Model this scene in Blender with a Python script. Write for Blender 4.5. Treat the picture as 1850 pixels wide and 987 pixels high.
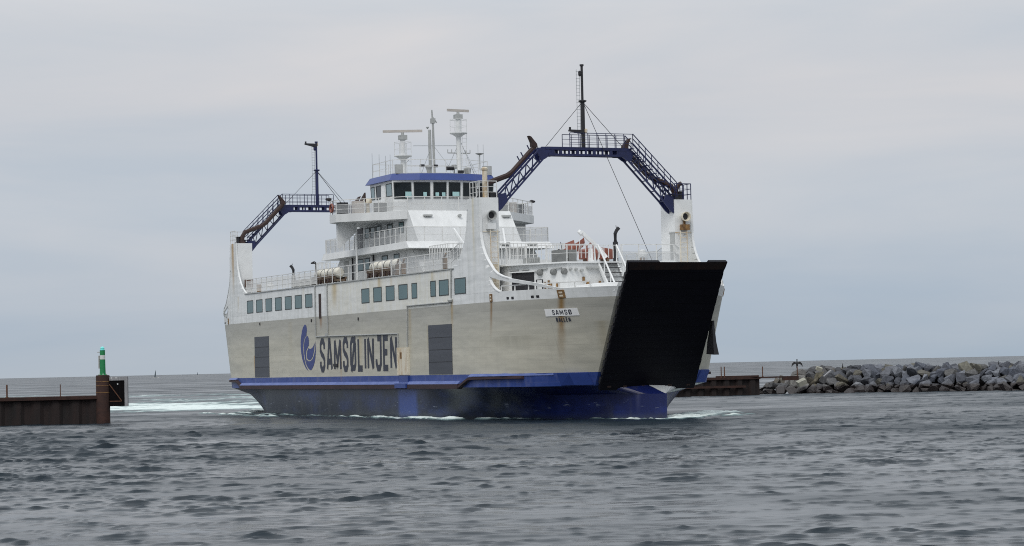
import bpy, bmesh, math, random
import numpy as np
from mathutils import Vector, Matrix
from mathutils.geometry import tessellate_polygon, convex_hull_2d

for _o in list(bpy.data.objects):
    bpy.data.objects.remove(_o)
SC = bpy.context.scene
COL = SC.collection
R = math.radians

# ------------------------------------------------------------------ camera
CAM_H = 3.0
F_PX, W_PX = 4200.0, 1850.0
ROLL = math.atan(41 / 1850.0)
PITCH = math.atan((684 - 0.02216 * 925 - 493.5) * math.cos(ROLL) / F_PX)
fwd = Vector((0, math.cos(PITCH), math.sin(PITCH)))
r0 = Vector((1, 0, 0)); u0 = r0.cross(fwd)
right = math.cos(ROLL) * r0 - math.sin(ROLL) * u0
up = right.cross(fwd)
cd = bpy.data.cameras.new('camera'); cam = bpy.data.objects.new('camera', cd); COL.objects.link(cam)
cam.matrix_world = Matrix(((right.x, up.x, -fwd.x, 0), (right.y, up.y, -fwd.y, 0), (right.z, up.z, -fwd.z, CAM_H), (0, 0, 0, 1)))
cd.sensor_width = 36; cd.sensor_fit = 'HORIZONTAL'; cd.lens = F_PX / W_PX * 36
cd.clip_start = 1; cd.clip_end = 60000
SC.camera = cam

# ------------------------------------------------------------------ sky, sun, exposure
SUN_EL, SUN_AZ = 50, 200       # azimuth clockwise from +Y (north)
wd = bpy.data.worlds.new('World'); SC.world = wd; wd.use_nodes = True
nt = wd.node_tree; N = nt.nodes; L = nt.links; N.clear()
wo = N.new('ShaderNodeOutputWorld'); bg = N.new('ShaderNodeBackground'); bg.inputs['Strength'].default_value = 0.1
sky = N.new('ShaderNodeTexSky'); sky.sky_type = 'NISHITA'; sky.sun_disc = False
sky.sun_elevation = R(SUN_EL); sky.sun_rotation = R(SUN_AZ); sky.dust_density = 3
tc = N.new('ShaderNodeTexCoord'); sp = N.new('ShaderNodeSeparateXYZ'); L.new(tc.outputs['Generated'], sp.inputs[0])
mp = N.new('ShaderNodeMapping'); mp.inputs['Scale'].default_value = (3.2, 3.2, 17); L.new(tc.outputs['Generated'], mp.inputs[0])
nz = N.new('ShaderNodeTexNoise'); nz.inputs['Scale'].default_value = 1.25; nz.inputs['Detail'].default_value = 6; nz.inputs['Roughness'].default_value = .5
nz.inputs['Distortion'].default_value = .35
L.new(mp.outputs[0], nz.inputs['Vector'])
# cloud layer brightness by height above the horizon
rp = N.new('ShaderNodeValToRGB'); L.new(sp.outputs['Z'], rp.inputs[0])
el = rp.color_ramp.elements
el[0].position = 0.0; el[0].color = (.435, .495, .56, 1)
el[1].position = 1.0; el[1].color = (.98, 1.02, 1.06, 1)
for p, c in ((.03, (.485, .538, .602)), (.07, (.56, .596, .643)), (.115, (.612, .622, .65)), (.15, (.655, .66, .68)), (.26, (.87, .905, .945)), (.45, (1.0, 1.04, 1.085))):
    e = el.new(p); e.color = (*c, 1)
rr = N.new('ShaderNodeValToRGB'); L.new(nz.outputs['Fac'], rr.inputs[0])
rr.color_ramp.elements[0].position = .36; rr.color_ramp.elements[0].color = (.87, .925, .975, 1)
rr.color_ramp.elements[1].position = .66; rr.color_ramp.elements[1].color = (1.07, 1.045, 1.03, 1)
mu = N.new('ShaderNodeMix'); mu.data_type = 'RGBA'; mu.blend_type = 'MULTIPLY'; mu.inputs[0].default_value = 1
L.new(rp.outputs[0], mu.inputs[6]); L.new(rr.outputs[0], mu.inputs[7])
sc_ = N.new('ShaderNodeVectorMath'); sc_.operation = 'SCALE'; sc_.inputs['Scale'].default_value = 10.0; L.new(mu.outputs[2], sc_.inputs[0])
mx = N.new('ShaderNodeMix'); mx.data_type = 'RGBA'; mx.inputs[0].default_value = .97
L.new(sky.outputs[0], mx.inputs[6]); L.new(sc_.outputs[0], mx.inputs[7])
L.new(mx.outputs[2], bg.inputs['Color']); L.new(bg.outputs[0], wo.inputs[0])

sl = bpy.data.lights.new('sun', 'SUN'); sl.energy = 1.3; sl.angle = R(25); sl.color = (1, .965, .92)
so = bpy.data.objects.new('sun', sl); COL.objects.link(so)
sd = Vector((math.sin(R(SUN_AZ)) * math.cos(R(SUN_EL)), math.cos(R(SUN_AZ)) * math.cos(R(SUN_EL)), math.sin(R(SUN_EL))))
so.rotation_euler = sd.to_track_quat('Z', 'Y').to_euler(); so.location = (0, 0, 200)
SC.view_settings.view_transform = 'Standard'; SC.view_settings.look = 'None'
SC.view_settings.exposure = 0.0; SC.view_settings.gamma = 1
SC.view_settings.use_curve_mapping = False
SC.cycles.use_denoising = False; SC.cycles.filter_width = 1.05

# ------------------------------------------------------------------ materials
def mat(name, col, rough=.55, vary=.12, scale=1.5, metal=0.0, bump=0.0, spec=None, stretch=(1, 1, 1), col2=None, lo=.35, hi=.7):
    m = bpy.data.materials.new(name); m.use_nodes = True
    t = m.node_tree; b = t.nodes['Principled BSDF']
    b.inputs['Roughness'].default_value = rough; b.inputs['Metallic'].default_value = metal
    if spec is not None: b.inputs['Specular IOR Level'].default_value = spec
    c = t.nodes.new('ShaderNodeTexCoord'); mp = t.nodes.new('ShaderNodeMapping'); mp.inputs['Scale'].default_value = stretch
    n = t.nodes.new('ShaderNodeTexNoise'); n.inputs['Scale'].default_value = scale; n.inputs['Detail'].default_value = 6; n.inputs['Roughness'].default_value = .6
    t.links.new(c.outputs['Object'], mp.inputs[0]); t.links.new(mp.outputs[0], n.inputs['Vector'])
    r = t.nodes.new('ShaderNodeValToRGB'); t.links.new(n.outputs['Fac'], r.inputs[0])
    if col2 is None: col2 = tuple(x * (1 - vary * 2) for x in col)
    r.color_ramp.elements[0].position = lo; r.color_ramp.elements[0].color = (*col2, 1)
    r.color_ramp.elements[1].position = hi; r.color_ramp.elements[1].color = (*col, 1)
    t.links.new(r.outputs[0], b.inputs['Base Color'])
    if bump:
        bp = t.nodes.new('ShaderNodeBump'); bp.inputs['Strength'].default_value = bump; bp.inputs['Distance'].default_value = .05
        t.links.new(n.outputs['Fac'], bp.inputs['Height']); t.links.new(bp.outputs[0], b.inputs['Normal'])
    return m

class NB:
    """tiny node builder"""
    def __init__(s, m): s.t = m.node_tree; s.N = s.t.nodes; s.L = s.t.links
    def put(s, sock, v):
        if isinstance(v, (int, float)): sock.default_value = v
        elif isinstance(v, tuple): sock.default_value = v if len(v) == len(sock.default_value) else (*v, 1)
        else: s.L.new(v, sock)
    def m(s, op, a, b=0.0, clamp=False):
        n = s.N.new('ShaderNodeMath'); n.operation = op; n.use_clamp = clamp; s.put(n.inputs[0], a); s.put(n.inputs[1], b); return n.outputs[0]
    def mr(s, x, a, b, c=0.0, d=1.0, smooth=True):
        n = s.N.new('ShaderNodeMapRange'); n.interpolation_type = 'SMOOTHSTEP' if smooth else 'LINEAR'; n.clamp = True
        for i, v in enumerate((x, a, b, c, d)): s.put(n.inputs[i], v)
        return n.outputs[0]
    def mix(s, f, a, b, blend='MIX'):
        n = s.N.new('ShaderNodeMix'); n.data_type = 'RGBA'; n.blend_type = blend; s.put(n.inputs[0], f); s.put(n.inputs[6], a); s.put(n.inputs[7], b); return n.outputs[2]
    def noise(s, vec, scale, detail=4, rough=.55, stretch=None, dist=0):
        if stretch is not None:
            mp = s.N.new('ShaderNodeMapping'); mp.inputs['Scale'].default_value = stretch; s.L.new(vec, mp.inputs[0]); vec = mp.outputs[0]
        n = s.N.new('ShaderNodeTexNoise'); n.inputs['Scale'].default_value = scale; n.inputs['Detail'].default_value = detail
        n.inputs['Roughness'].default_value = rough; n.inputs['Distortion'].default_value = dist; s.L.new(vec, n.inputs['Vector']); return n.outputs['Fac']

MID = -24.4
def hull_material(name, stains=True):
    m = bpy.data.materials.new(name); m.use_nodes = True; k = NB(m); b = k.N['Principled BSDF']
    tc = k.N.new('ShaderNodeTexCoord'); P = tc.outputs['Object']
    s = k.N.new('ShaderNodeSeparateXYZ'); k.L.new(P, s.inputs[0]); X, Y, Zc = s.outputs
    side = k.mr(Y, -.5, .5, 1, 0)
    fine = k.noise(P, 1.1, 6, .65)
    streak = k.noise(P, 1.0, 5, .6, (2.2, 2.2, .16))
    strake = k.noise(P, 1.0, 3, .5, (.05, .05, 1.5))
    blotch = k.noise(P, .35, 4, .6, (1, 1, 1.8))
    white = k.mix(k.mr(streak, .42, .72), (.74, .75, .745), (.60, .61, .59))
    panel = k.m('MULTIPLY', k.m('MULTIPLY', k.m('GREATER_THAN', X, -2.0), k.m('LESS_THAN', X, 20.05)), k.m('MULTIPLY', k.m('LESS_THAN', Zc, 9.01), k.mr(streak, .3, .65, .3, .75)))
    white = k.mix(panel, white, (.68, .655, .55))
    white = k.mix(k.mr(fine, .35, .75), white, k.mix(.5, white, (.64, .66, .66)))
    beige = k.mix(k.mr(strake, .3, .7), (.465, .447, .375), (.515, .492, .41))
    beige = k.mix(k.mr(streak, .5, .78, 0, .4), beige, (.40, .38, .32))
    beige = k.mix(k.mr(blotch, .45, .75, 0, .45), beige, (.38, .372, .325))
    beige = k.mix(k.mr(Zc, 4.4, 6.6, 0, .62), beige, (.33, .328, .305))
    blue = k.mix(k.mr(fine, .4, .7), (.022, .052, .225), (.042, .075, .27))
    blue = k.mix(k.mr(streak, .5, .75, 0, .6), blue, (.12, .14, .27))
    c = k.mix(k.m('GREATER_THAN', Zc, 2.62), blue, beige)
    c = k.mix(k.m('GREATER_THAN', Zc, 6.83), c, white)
    def seam(x, step, w):
        fr = k.m('ABSOLUTE', k.m('SUBTRACT', k.m('FRACT', k.m('DIVIDE', x, step)), .5)); return k.m('MULTIPLY', k.m('GREATER_THAN', fr, .5 - w / step), .16)
    sm_ = k.m('MAXIMUM', seam(Zc, 2.1, .02), seam(k.m('ADD', X, 1.7), 6.4, .02))
    c = k.mix(k.m('MULTIPLY', k.m('MULTIPLY', sm_, k.mr(Zc, 6.8, 6.9, 1, .3)), k.mr(fine, .3, .6, .3, 1)), c, (.16, .15, .13))
    # rust runs: (u, top z, half width, length, strength)
    if stains:
        for (u, zt, w, ln, st, colr) in ((1.1, 7.0, .22, 2.6, .75, (.22, .13, .05)), (6.9, 6.9, .34, 4.2, .8, (.24, .15, .06)), (-4.35, 7.2, .3, 2.4, .6, (.36, .25, .10)),
                (-27.9, 6.75, .4, 1.0, .8, (.25, .13, .05)), (-25.0, 9.0, .9, 2.0, .5, (.45, .33, .14)), (-16.5, 9.0, .6, 1.7, .45, (.45, .33, .14)),
                (-42.9, 4.3, .3, 1.8, .6, (.40, .25, .10)), (-24.0, 5.0, .25, 3.2, .7, (.40, .24, .10)), (-12.6, 4.4, .9, 2.0, .4, (.45, .34, .2)),
                (-7.3, 9.0, .5, 2.4, .35, (.45, .36, .18)), (-48.0, 13.1, .55, 4.6, .95, (.42, .27, .10)), (-46.7, 8.9, .3, 1.5, .3, (.45, .34, .15)), (-20.2, 5.3, .7, 2.6, .35, (.45, .36, .18)),
                (-11.2, 6.8, .35, 3.5, .4, (.36, .28, .15)), (-34.5, 6.6, .7, 4.0, .25, (.36, .32, .22)), (3.0, 4.8, 2.6, .9, .35, (.26, .25, .2)), (-.9, 13.1, .25, 5.0, .4, (.55, .46, .22)),
                (9.0, 5.5, .5, 3.2, .3, (.3, .25, .15)), (-8.3, 5.7, .25, 3.0, .35, (.33, .27, .15)), (-14.3, 9.0, .3, 1.4, .35, (.45, .33, .14)), (-31.5, 9.1, .35, 2.0, .3, (.45, .36, .18))):
            kk = .28 if u > 5 else .1 if u > .5 else 0
            du = k.m('ABSOLUTE', k.m('SUBTRACT', k.m('SUBTRACT', X, k.m('MULTIPLY', k.m('SUBTRACT', Zc, 6.9), kk)), u - MID))
            a = k.mr(du, 0.0, w, 1, 0)
            zz = k.mr(Zc, zt - ln, zt - ln * .2)
            top = k.m('LESS_THAN', Zc, zt)
            f = k.m('MULTIPLY', k.m('MULTIPLY', a, zz), k.m('MULTIPLY', top, k.mr(streak, .25, .6, .45, 1)))
            f = k.m('MULTIPLY', k.m('MULTIPLY', f, side), min(1.0, st * 1.35))
            c = k.mix(f, c, colr)
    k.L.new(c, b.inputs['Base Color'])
    b.inputs['Roughness'].default_value = .5
    bp = k.N.new('ShaderNodeBump'); bp.inputs['Strength'].default_value = .28; bp.inputs['Distance'].default_value = .25
    hh = k.m('ADD', k.noise(P, 1.0, 2, .5, (.35, .35, .9)), k.m('MULTIPLY', strake, .3))
    k.L.new(hh, bp.inputs['Height']); k.L.new(bp.outputs[0], b.inputs['Normal'])
    return m

def bottom_material():
    m = bpy.data.materials.new('antifouling_paint'); m.use_nodes = True; k = NB(m); b = k.N['Principled BSDF']
    tc = k.N.new('ShaderNodeTexCoord'); P = tc.outputs['Object']
    s = k.N.new('ShaderNodeSeparateXYZ'); k.L.new(P, s.inputs[0]); X, Y, Zc = s.outputs
    worn = k.noise(P, .22, 5, .6, (1, 1, 2.2)); st = k.noise(P, 1, 5, .6, (.9, .9, .25)); fi = k.noise(P, 1.0, 6, .7, (1, 1, 5))
    fwdm = k.mr(X, 23.0, 26.0)       # darker navy towards the bow: shade under the overhang put into the colour
    c = k.mix(k.mr(worn, .42, .72), (.015, .020, .034), (.026, .042, .125))
    c = k.mix(fwdm, c, k.mix(k.mr(worn, .4, .6), (.006, .011, .065), (.012, .024, .14)))
    c = k.mix(k.mr(X, 27.5, 33.5), c, k.mix(k.mr(worn, .45, .6), (.004, .010, .075), (.008, .02, .13)))  # bluer towards the stem, light on the forefoot put into the colour
    c = k.mix(k.mr(k.m('ABSOLUTE', k.m('SUBTRACT', X, 12.4)), 1.2, 1.9, .8, 0), c, (.035, .07, .26))
    c = k.mix(k.mr(st, .5, .75, 0, .5), c, (.06, .065, .075))
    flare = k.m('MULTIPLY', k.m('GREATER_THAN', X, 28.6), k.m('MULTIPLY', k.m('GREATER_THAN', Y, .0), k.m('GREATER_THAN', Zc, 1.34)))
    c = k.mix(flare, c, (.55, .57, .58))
    sc = k.m('MULTIPLY', k.mr(fi, .60, .68), k.mr(k.m('ABSOLUTE', k.m('SUBTRACT', Zc, .65)), .1, .5, .6, 0))
    c = k.mix(sc, c, (.30, .34, .42))
    c = k.mix(k.mr(Zc, -.1, .35, .6, 0), c, (.03, .035, .04))
    k.L.new(c, b.inputs['Base Color']); b.inputs['Roughness'].default_value = .4
    return m

def wet_rock():
    m = bpy.data.materials.new('boulder_stone'); m.use_nodes = True; k = NB(m); b = k.N['Principled BSDF']
    tc = k.N.new('ShaderNodeTexCoord'); P = tc.outputs['Object']; oi = k.N.new('ShaderNodeObjectInfo')
    ge = k.N.new('ShaderNodeNewGeometry'); s = k.N.new('ShaderNodeSeparateXYZ'); k.L.new(ge.outputs['Position'], s.inputs[0])
    r = k.N.new('ShaderNodeValToRGB'); k.L.new(oi.outputs['Random'], r.inputs[0]); r.color_ramp.interpolation = 'CONSTANT'
    e = r.color_ramp.elements; e[0].position = 0; e[0].color = (.105, .115, .14, 1); e[1].position = .2; e[1].color = (.15, .155, .17, 1)
    for p, c in ((.38, (.13, .125, .115)), (.52, (.19, .20, .225)), (.64, (.085, .09, .105)), (.78, (.145, .135, .105)), (.88, (.24, .25, .27)), (.96, (.22, .205, .15))):
        x = e.new(p); x.color = (*c, 1)
    n = k.noise(P, 2.2, 8, .7); n2 = k.noise(P, 9, 5, .6)
    c = k.mix(k.mr(n, .3, .7), k.mix(.55, r.outputs[0], (.03, .03, .035)), r.outputs[0])
    c = k.mix(k.mr(n2, .55, .75, 0, .35), c, (.34, .35, .35))
    hue = k.mix(k.mr(s.outputs['X'], 27, 35, .65, 0), (1, 1, 1), (1.0, .86, .62))
    c = k.mix(1.0, k.mix(1.0, c, hue, 'MULTIPLY'), (.84, .86, .90), 'MULTIPLY')
    wet = k.mr(k.m('ADD', s.outputs['Z'], k.m('MULTIPLY', n, .5)), 0.72, 1.0, 1, 0)
    c = k.mix(wet, c, (.022, .017, .017))
    k.L.new(c, b.inputs['Base Color']); k.L.new(k.mr(wet, 0, 1, .85, .45), b.inputs['Roughness'])
    bp = k.N.new('ShaderNodeBump'); bp.inputs['Strength'].default_value = .6; bp.inputs['Distance'].default_value = .12
    k.L.new(k.m('ADD', n, k.m('MULTIPLY', n2, .4)), bp.inputs['Height']); k.L.new(bp.outputs[0], b.inputs['Normal'])
    return m

def netting(name, col, a0, a1):
    m = bpy.data.materials.new(name); m.use_nodes = True; k = NB(m); b = k.N['Principled BSDF']
    b.inputs['Base Color'].default_value = (*col, 1); b.inputs['Roughness'].default_value = .8
    tc = k.N.new('ShaderNodeTexCoord')
    n = k.noise(tc.outputs['Object'], 1.2, 3, .5)
    k.L.new(k.mr(n, .3, .7, a0, a1), b.inputs['Alpha'])
    return m

M = {}
M['hull'] = hull_material('hull_paint')
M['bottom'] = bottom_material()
M['white'] = mat('white_paint', (.76, .77, .765), .45, .07, .9)
M['house'] = mat('white_house_paint', (.72, .73, .725), .5, .08, .7, stretch=(1.6, 1.6, .35))
M['tower'] = hull_material('tower_paint')
M['cream'] = mat('cream_rust_paint', (.66, .61, .5), .6, .1, 1.4, col2=(.42, .28, .14), lo=.3, hi=.55, stretch=(2, 2, .5))
M['blue'] = mat('navy_arch_paint', (.009, .015, .08), .45, .15, 2)
M['roof'] = mat('roof_blue_paint', (.024, .055, .24), .42, .1, 1)
M['beltlight'] = mat('belt_light_blue', (.12, .165, .39), .55, .15, 1.2, col2=(.07, .11, .30))
M['fender'] = mat('fender_rubber_timber', (.045, .022, .028), .7, .25, 1.3, stretch=(.5, .5, 3))
M['brown'] = mat('exhaust_pipe_rust', (.045, .022, .018), .7, .2, 3)
M['black'] = mat('black_steel', (.016, .016, .02), .6, .1, 3)
M['ramp'] = mat('ramp_black_paint', (.0045, .0045, .008), .6, .15, .8, spec=.12, stretch=(1, .6, 2))
M['rampedge'] = mat('ramp_worn_edge', (.009, .008, .009), .7, .2, 2, col2=(.02, .010, .008), spec=.2)
M['rust'] = mat('rust_fitting', (.30, .17, .06), .8, .2, 4, col2=(.10, .05, .02))
M['rustdk'] = mat('dark_rust', (.12, .05, .025), .85, .2, 4)
M['glass'] = mat('tinted_glass', (.075, .15, .155), .06, .08, .4, spec=.6)
M['wheelglass'] = mat('wheelhouse_glass', (.012, .017, .02), .05, .05, .4, spec=.6)
M['paleglass'] = mat('pale_side_glass', (.22, .30, .32), .08, .05, .4, spec=.6)
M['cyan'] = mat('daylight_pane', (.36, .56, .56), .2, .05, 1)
M['seal'] = mat('window_seal', (.05, .06, .06), .6)
M['door'] = mat('shell_door_paint', (.062, .068, .085), .5, .12, 1.2, stretch=(.3, .3, 3))
M['letter'] = mat('lettering_paint', (.035, .04, .06), .55, .12, 2)
M['logo'] = mat('emblem_paint', (.045, .065, .225), .55, .1, 2)
M['plate'] = mat('name_plate', (.80, .80, .79), .5, .04, 2)
M['rail'] = mat('rail_paint', (.72, .72, .70), .5, .1, 3)
M['railgrey'] = mat('galvanised_rail', (.42, .44, .45), .45, .1, 3, metal=.4)
M['net'] = netting('rail_netting', (.44, .45, .455), .40, .44)
M['netwhite'] = netting('white_rail_netting', (.72, .72, .70), .55, .75)
M['orange'] = mat('rescue_orange', (.28, .085, .055), .5, .12, 2)
M['raft'] = mat('raft_shell', (.74, .71, .62), .45, .08, 2)
M['cradle'] = mat('raft_cradle', (.22, .18, .13), .75, .2, 3, col2=(.10, .05, .03))
M['grey'] = mat('grey_locker', (.20, .205, .20), .6, .1, 2)
M['midgrey'] = mat('mid_grey', (.42, .43, .42), .55, .1, 2)
M['radar'] = mat('radar_scanner', (.50, .46, .42), .5, .08, 3)
M['pile'] = mat('rusty_sheet_pile', (.017, .0075, .006), .85, .3, 1.1, stretch=(2, 2, .5), col2=(.006, .004, .004), lo=.35, hi=.72, bump=.4)
M['pilecap'] = mat('rusty_pile_tube', (.042, .015, .009), .85, .25, 2.2, col2=(.019, .007, .005), bump=.3)
M['green'] = mat('beacon_green', (.012, .22, .07), .4, .08, 3)
M['bwhite'] = mat('beacon_white', (.62, .63, .62), .5, .05, 3)
M['wood'] = mat('weathered_plank', (.33, .33, .34), .8, .2, 3, stretch=(3, 3, .4))
M['tar'] = mat('tarred_timber', (.006, .005, .006), .9, .2, 3, spec=.1)
M['rock'] = wet_rock()
M['pale'] = mat('pale_block', (.36, .35, .29), .85, .12, 3, bump=.4)
M['sail'] = mat('dark_sail', (.05, .08, .10), .7)
M['bird'] = mat('dark_plumage', (.025, .025, .028), .8, .1, 8)
M['lens'] = mat('green_lantern_lens', (.2, .75, .7), .15, .04, 4)

# ------------------------------------------------------------------ mesh builder
class MB:
    def __init__(s, T=None): s.v = []; s.f = []; s.T = T
    def add(s, vs, fs):
        o = len(s.v); s.v += [tuple(x) for x in vs]; s.f += [tuple(i + o for i in q) for q in fs]; return s
    def box(s, a, b):
        x0, y0, z0 = (min(a[i], b[i]) for i in range(3)); x1, y1, z1 = (max(a[i], b[i]) for i in range(3))
        return s.add([(x0, y0, z0), (x1, y0, z0), (x1, y1, z0), (x0, y1, z0), (x0, y0, z1), (x1, y0, z1), (x1, y1, z1), (x0, y1, z1)],
                     [(0, 3, 2, 1), (4, 5, 6, 7), (0, 1, 5, 4), (1, 2, 6, 5), (2, 3, 7, 6), (3, 0, 4, 7)])
    def loft(s, rings, cap=True, closed=True):
        n = len(rings[0]); vs = [p for r in rings for p in r]; fs = []
        for i in range(len(rings) - 1):
            for j in range(n if closed else n - 1):
                a, b = i * n + j, i * n + (j + 1) % n; fs.append((a, b, b + n, a + n))
        s.add(vs, fs)
        if cap:
            for r in (rings[0], rings[-1]): s.flat(r)
        return s
    def flat(s, pts):
        if len(pts) <= 4: return s.add(pts, [tuple(range(len(pts)))])
        tr = tessellate_polygon([[Vector(p) for p in pts]]); return s.add(pts, [tuple(t) for t in tr])
    def prism(s, poly, z0, z1):
        return s.loft([[(x, y, z0) for x, y in poly], [(x, y, z1) for x, y in poly]])
    def frustum(s, p0, z0, p1, z1):
        return s.loft([[(x, y, z0) for x, y in p0], [(x, y, z1) for x, y in p1]])
    def tube(s, pts, r, n=6, cap=True, taper=None):
        P = [Vector(p) for p in pts]; rings = []
        for i, p in enumerate(P):
            d = (P[min(i + 1, len(P) - 1)] - P[max(i - 1, 0)]).normalized()
            a = d.cross(Vector((0, 0, 1)))
            if a.length < 1e-3: a = d.cross(Vector((1, 0, 0)))
            a.normalize(); b = d.cross(a)
            rr = r if taper is None else r * (1 + (taper - 1) * i / (len(P) - 1))
            rings.append([tuple(p + a * rr * math.cos(2 * math.pi * (j + .5) / n) + b * rr * math.sin(2 * math.pi * (j + .5) / n)) for j in range(n)])
        return s.loft(rings, cap)
    def bar(s, a, b, r=.04): return s.tube([a, b], r, 4)
    def lathe(s, c, prof, n=14, axis='z'):
        rings = []
        for r, h in prof:
            ring = []
            for j in range(n):
                ca, sa = r * math.cos(2 * math.pi * j / n), r * math.sin(2 * math.pi * j / n)
                ring.append({'z': (c[0] + ca, c[1] + sa, c[2] + h), 'x': (c[0] + h, c[1] + ca, c[2] + sa), 'y': (c[0] + ca, c[1] + h, c[2] + sa)}[axis])
            rings.append(ring)
        return s.loft(rings)
    def extr(s, front, back):
        """two matching outlines (tessellated) joined by side walls"""
        tr = tessellate_polygon([[Vector((p[0], p[2], 0)) for p in front]]); n = len(front)
        s.add(list(front) + list(back), [tuple(t) for t in tr] + [tuple(i + n for i in reversed(t)) for t in tr] +
              [(i, (i + 1) % n, (i + 1) % n + n, i + n) for i in range(n)])
        return s
    def build(s, name, m, parent=None, smooth=False, normals=True, split=False):
        if split:
            par = list(range(len(s.v)))
            def find(i):
                while par[i] != i: par[i] = par[par[i]]; i = par[i]
                return i
            for q in s.f:
                for i in q[1:]: par[find(i)] = find(q[0])
            comp = {}
            for i in range(len(s.v)): comp.setdefault(find(i), []).append(i)
            cl = []
            for ids in comp.values():
                pts = [s.v[i] for i in ids]; lo = [min(p[k] for p in pts) - .03 for k in range(3)]; hi = [max(p[k] for p in pts) + .03 for k in range(3)]
                ids = set(ids); hit = [c for c in cl if all(c[1][k] <= hi[k] and c[2][k] >= lo[k] for k in range(3))]
                for c in hit:
                    ids |= c[0]; lo = [min(a, b) for a, b in zip(lo, c[1])]; hi = [max(a, b) for a, b in zip(hi, c[2])]; cl.remove(c)
                cl.append((ids, lo, hi))
            out = []
            for ids, _, _ in cl:
                o = sorted(ids); mp = {v: i for i, v in enumerate(o)}; t = MB(s.T); t.v = [s.v[i] for i in o]; t.f = [tuple(mp[i] for i in q) for q in s.f if q[0] in ids]
                out.append(t.build(name, m, parent, smooth, normals))
            return out[0]
        v = s.v if s.T is None else [s.T(p) for p in s.v]
        me = bpy.data.meshes.new(name); me.from_pydata(v, [], s.f)
        if normals:
            bm = bmesh.new(); bm.from_mesh(me); bmesh.ops.remove_doubles(bm, verts=bm.verts, dist=1e-4)
            bmesh.ops.recalc_face_normals(bm, faces=bm.faces); bm.to_mesh(me); bm.free()
        me.materials.append(M[m] if isinstance(m, str) else m)
        o = bpy.data.objects.new(name, me); COL.objects.link(o)
        if parent is not None: o.parent = parent
        if smooth:
            for p in me.polygons: p.use_smooth = True
            me.set_sharp_from_angle(angle=R(38))
        return o

def tag(o, label=None, cat=None, group=None, kind=None):
    if label: o['label'] = label
    if cat: o['category'] = cat
    if group: o['group'] = group
    if kind: o['kind'] = kind
    return o
def empty(name, loc, rz=0.0):
    o = bpy.data.objects.new(name, None); COL.objects.link(o); o.location = loc; o.rotation_euler = (0, 0, rz); o.empty_display_size = .5
    return o
def copy_tree(o, parent=None):
    c = o.copy(); COL.objects.link(c)
    if parent is not None: c.parent = parent
    for ch in [x for x in bpy.data.objects if x.parent == o]: copy_tree(ch, c)
    return c
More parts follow.
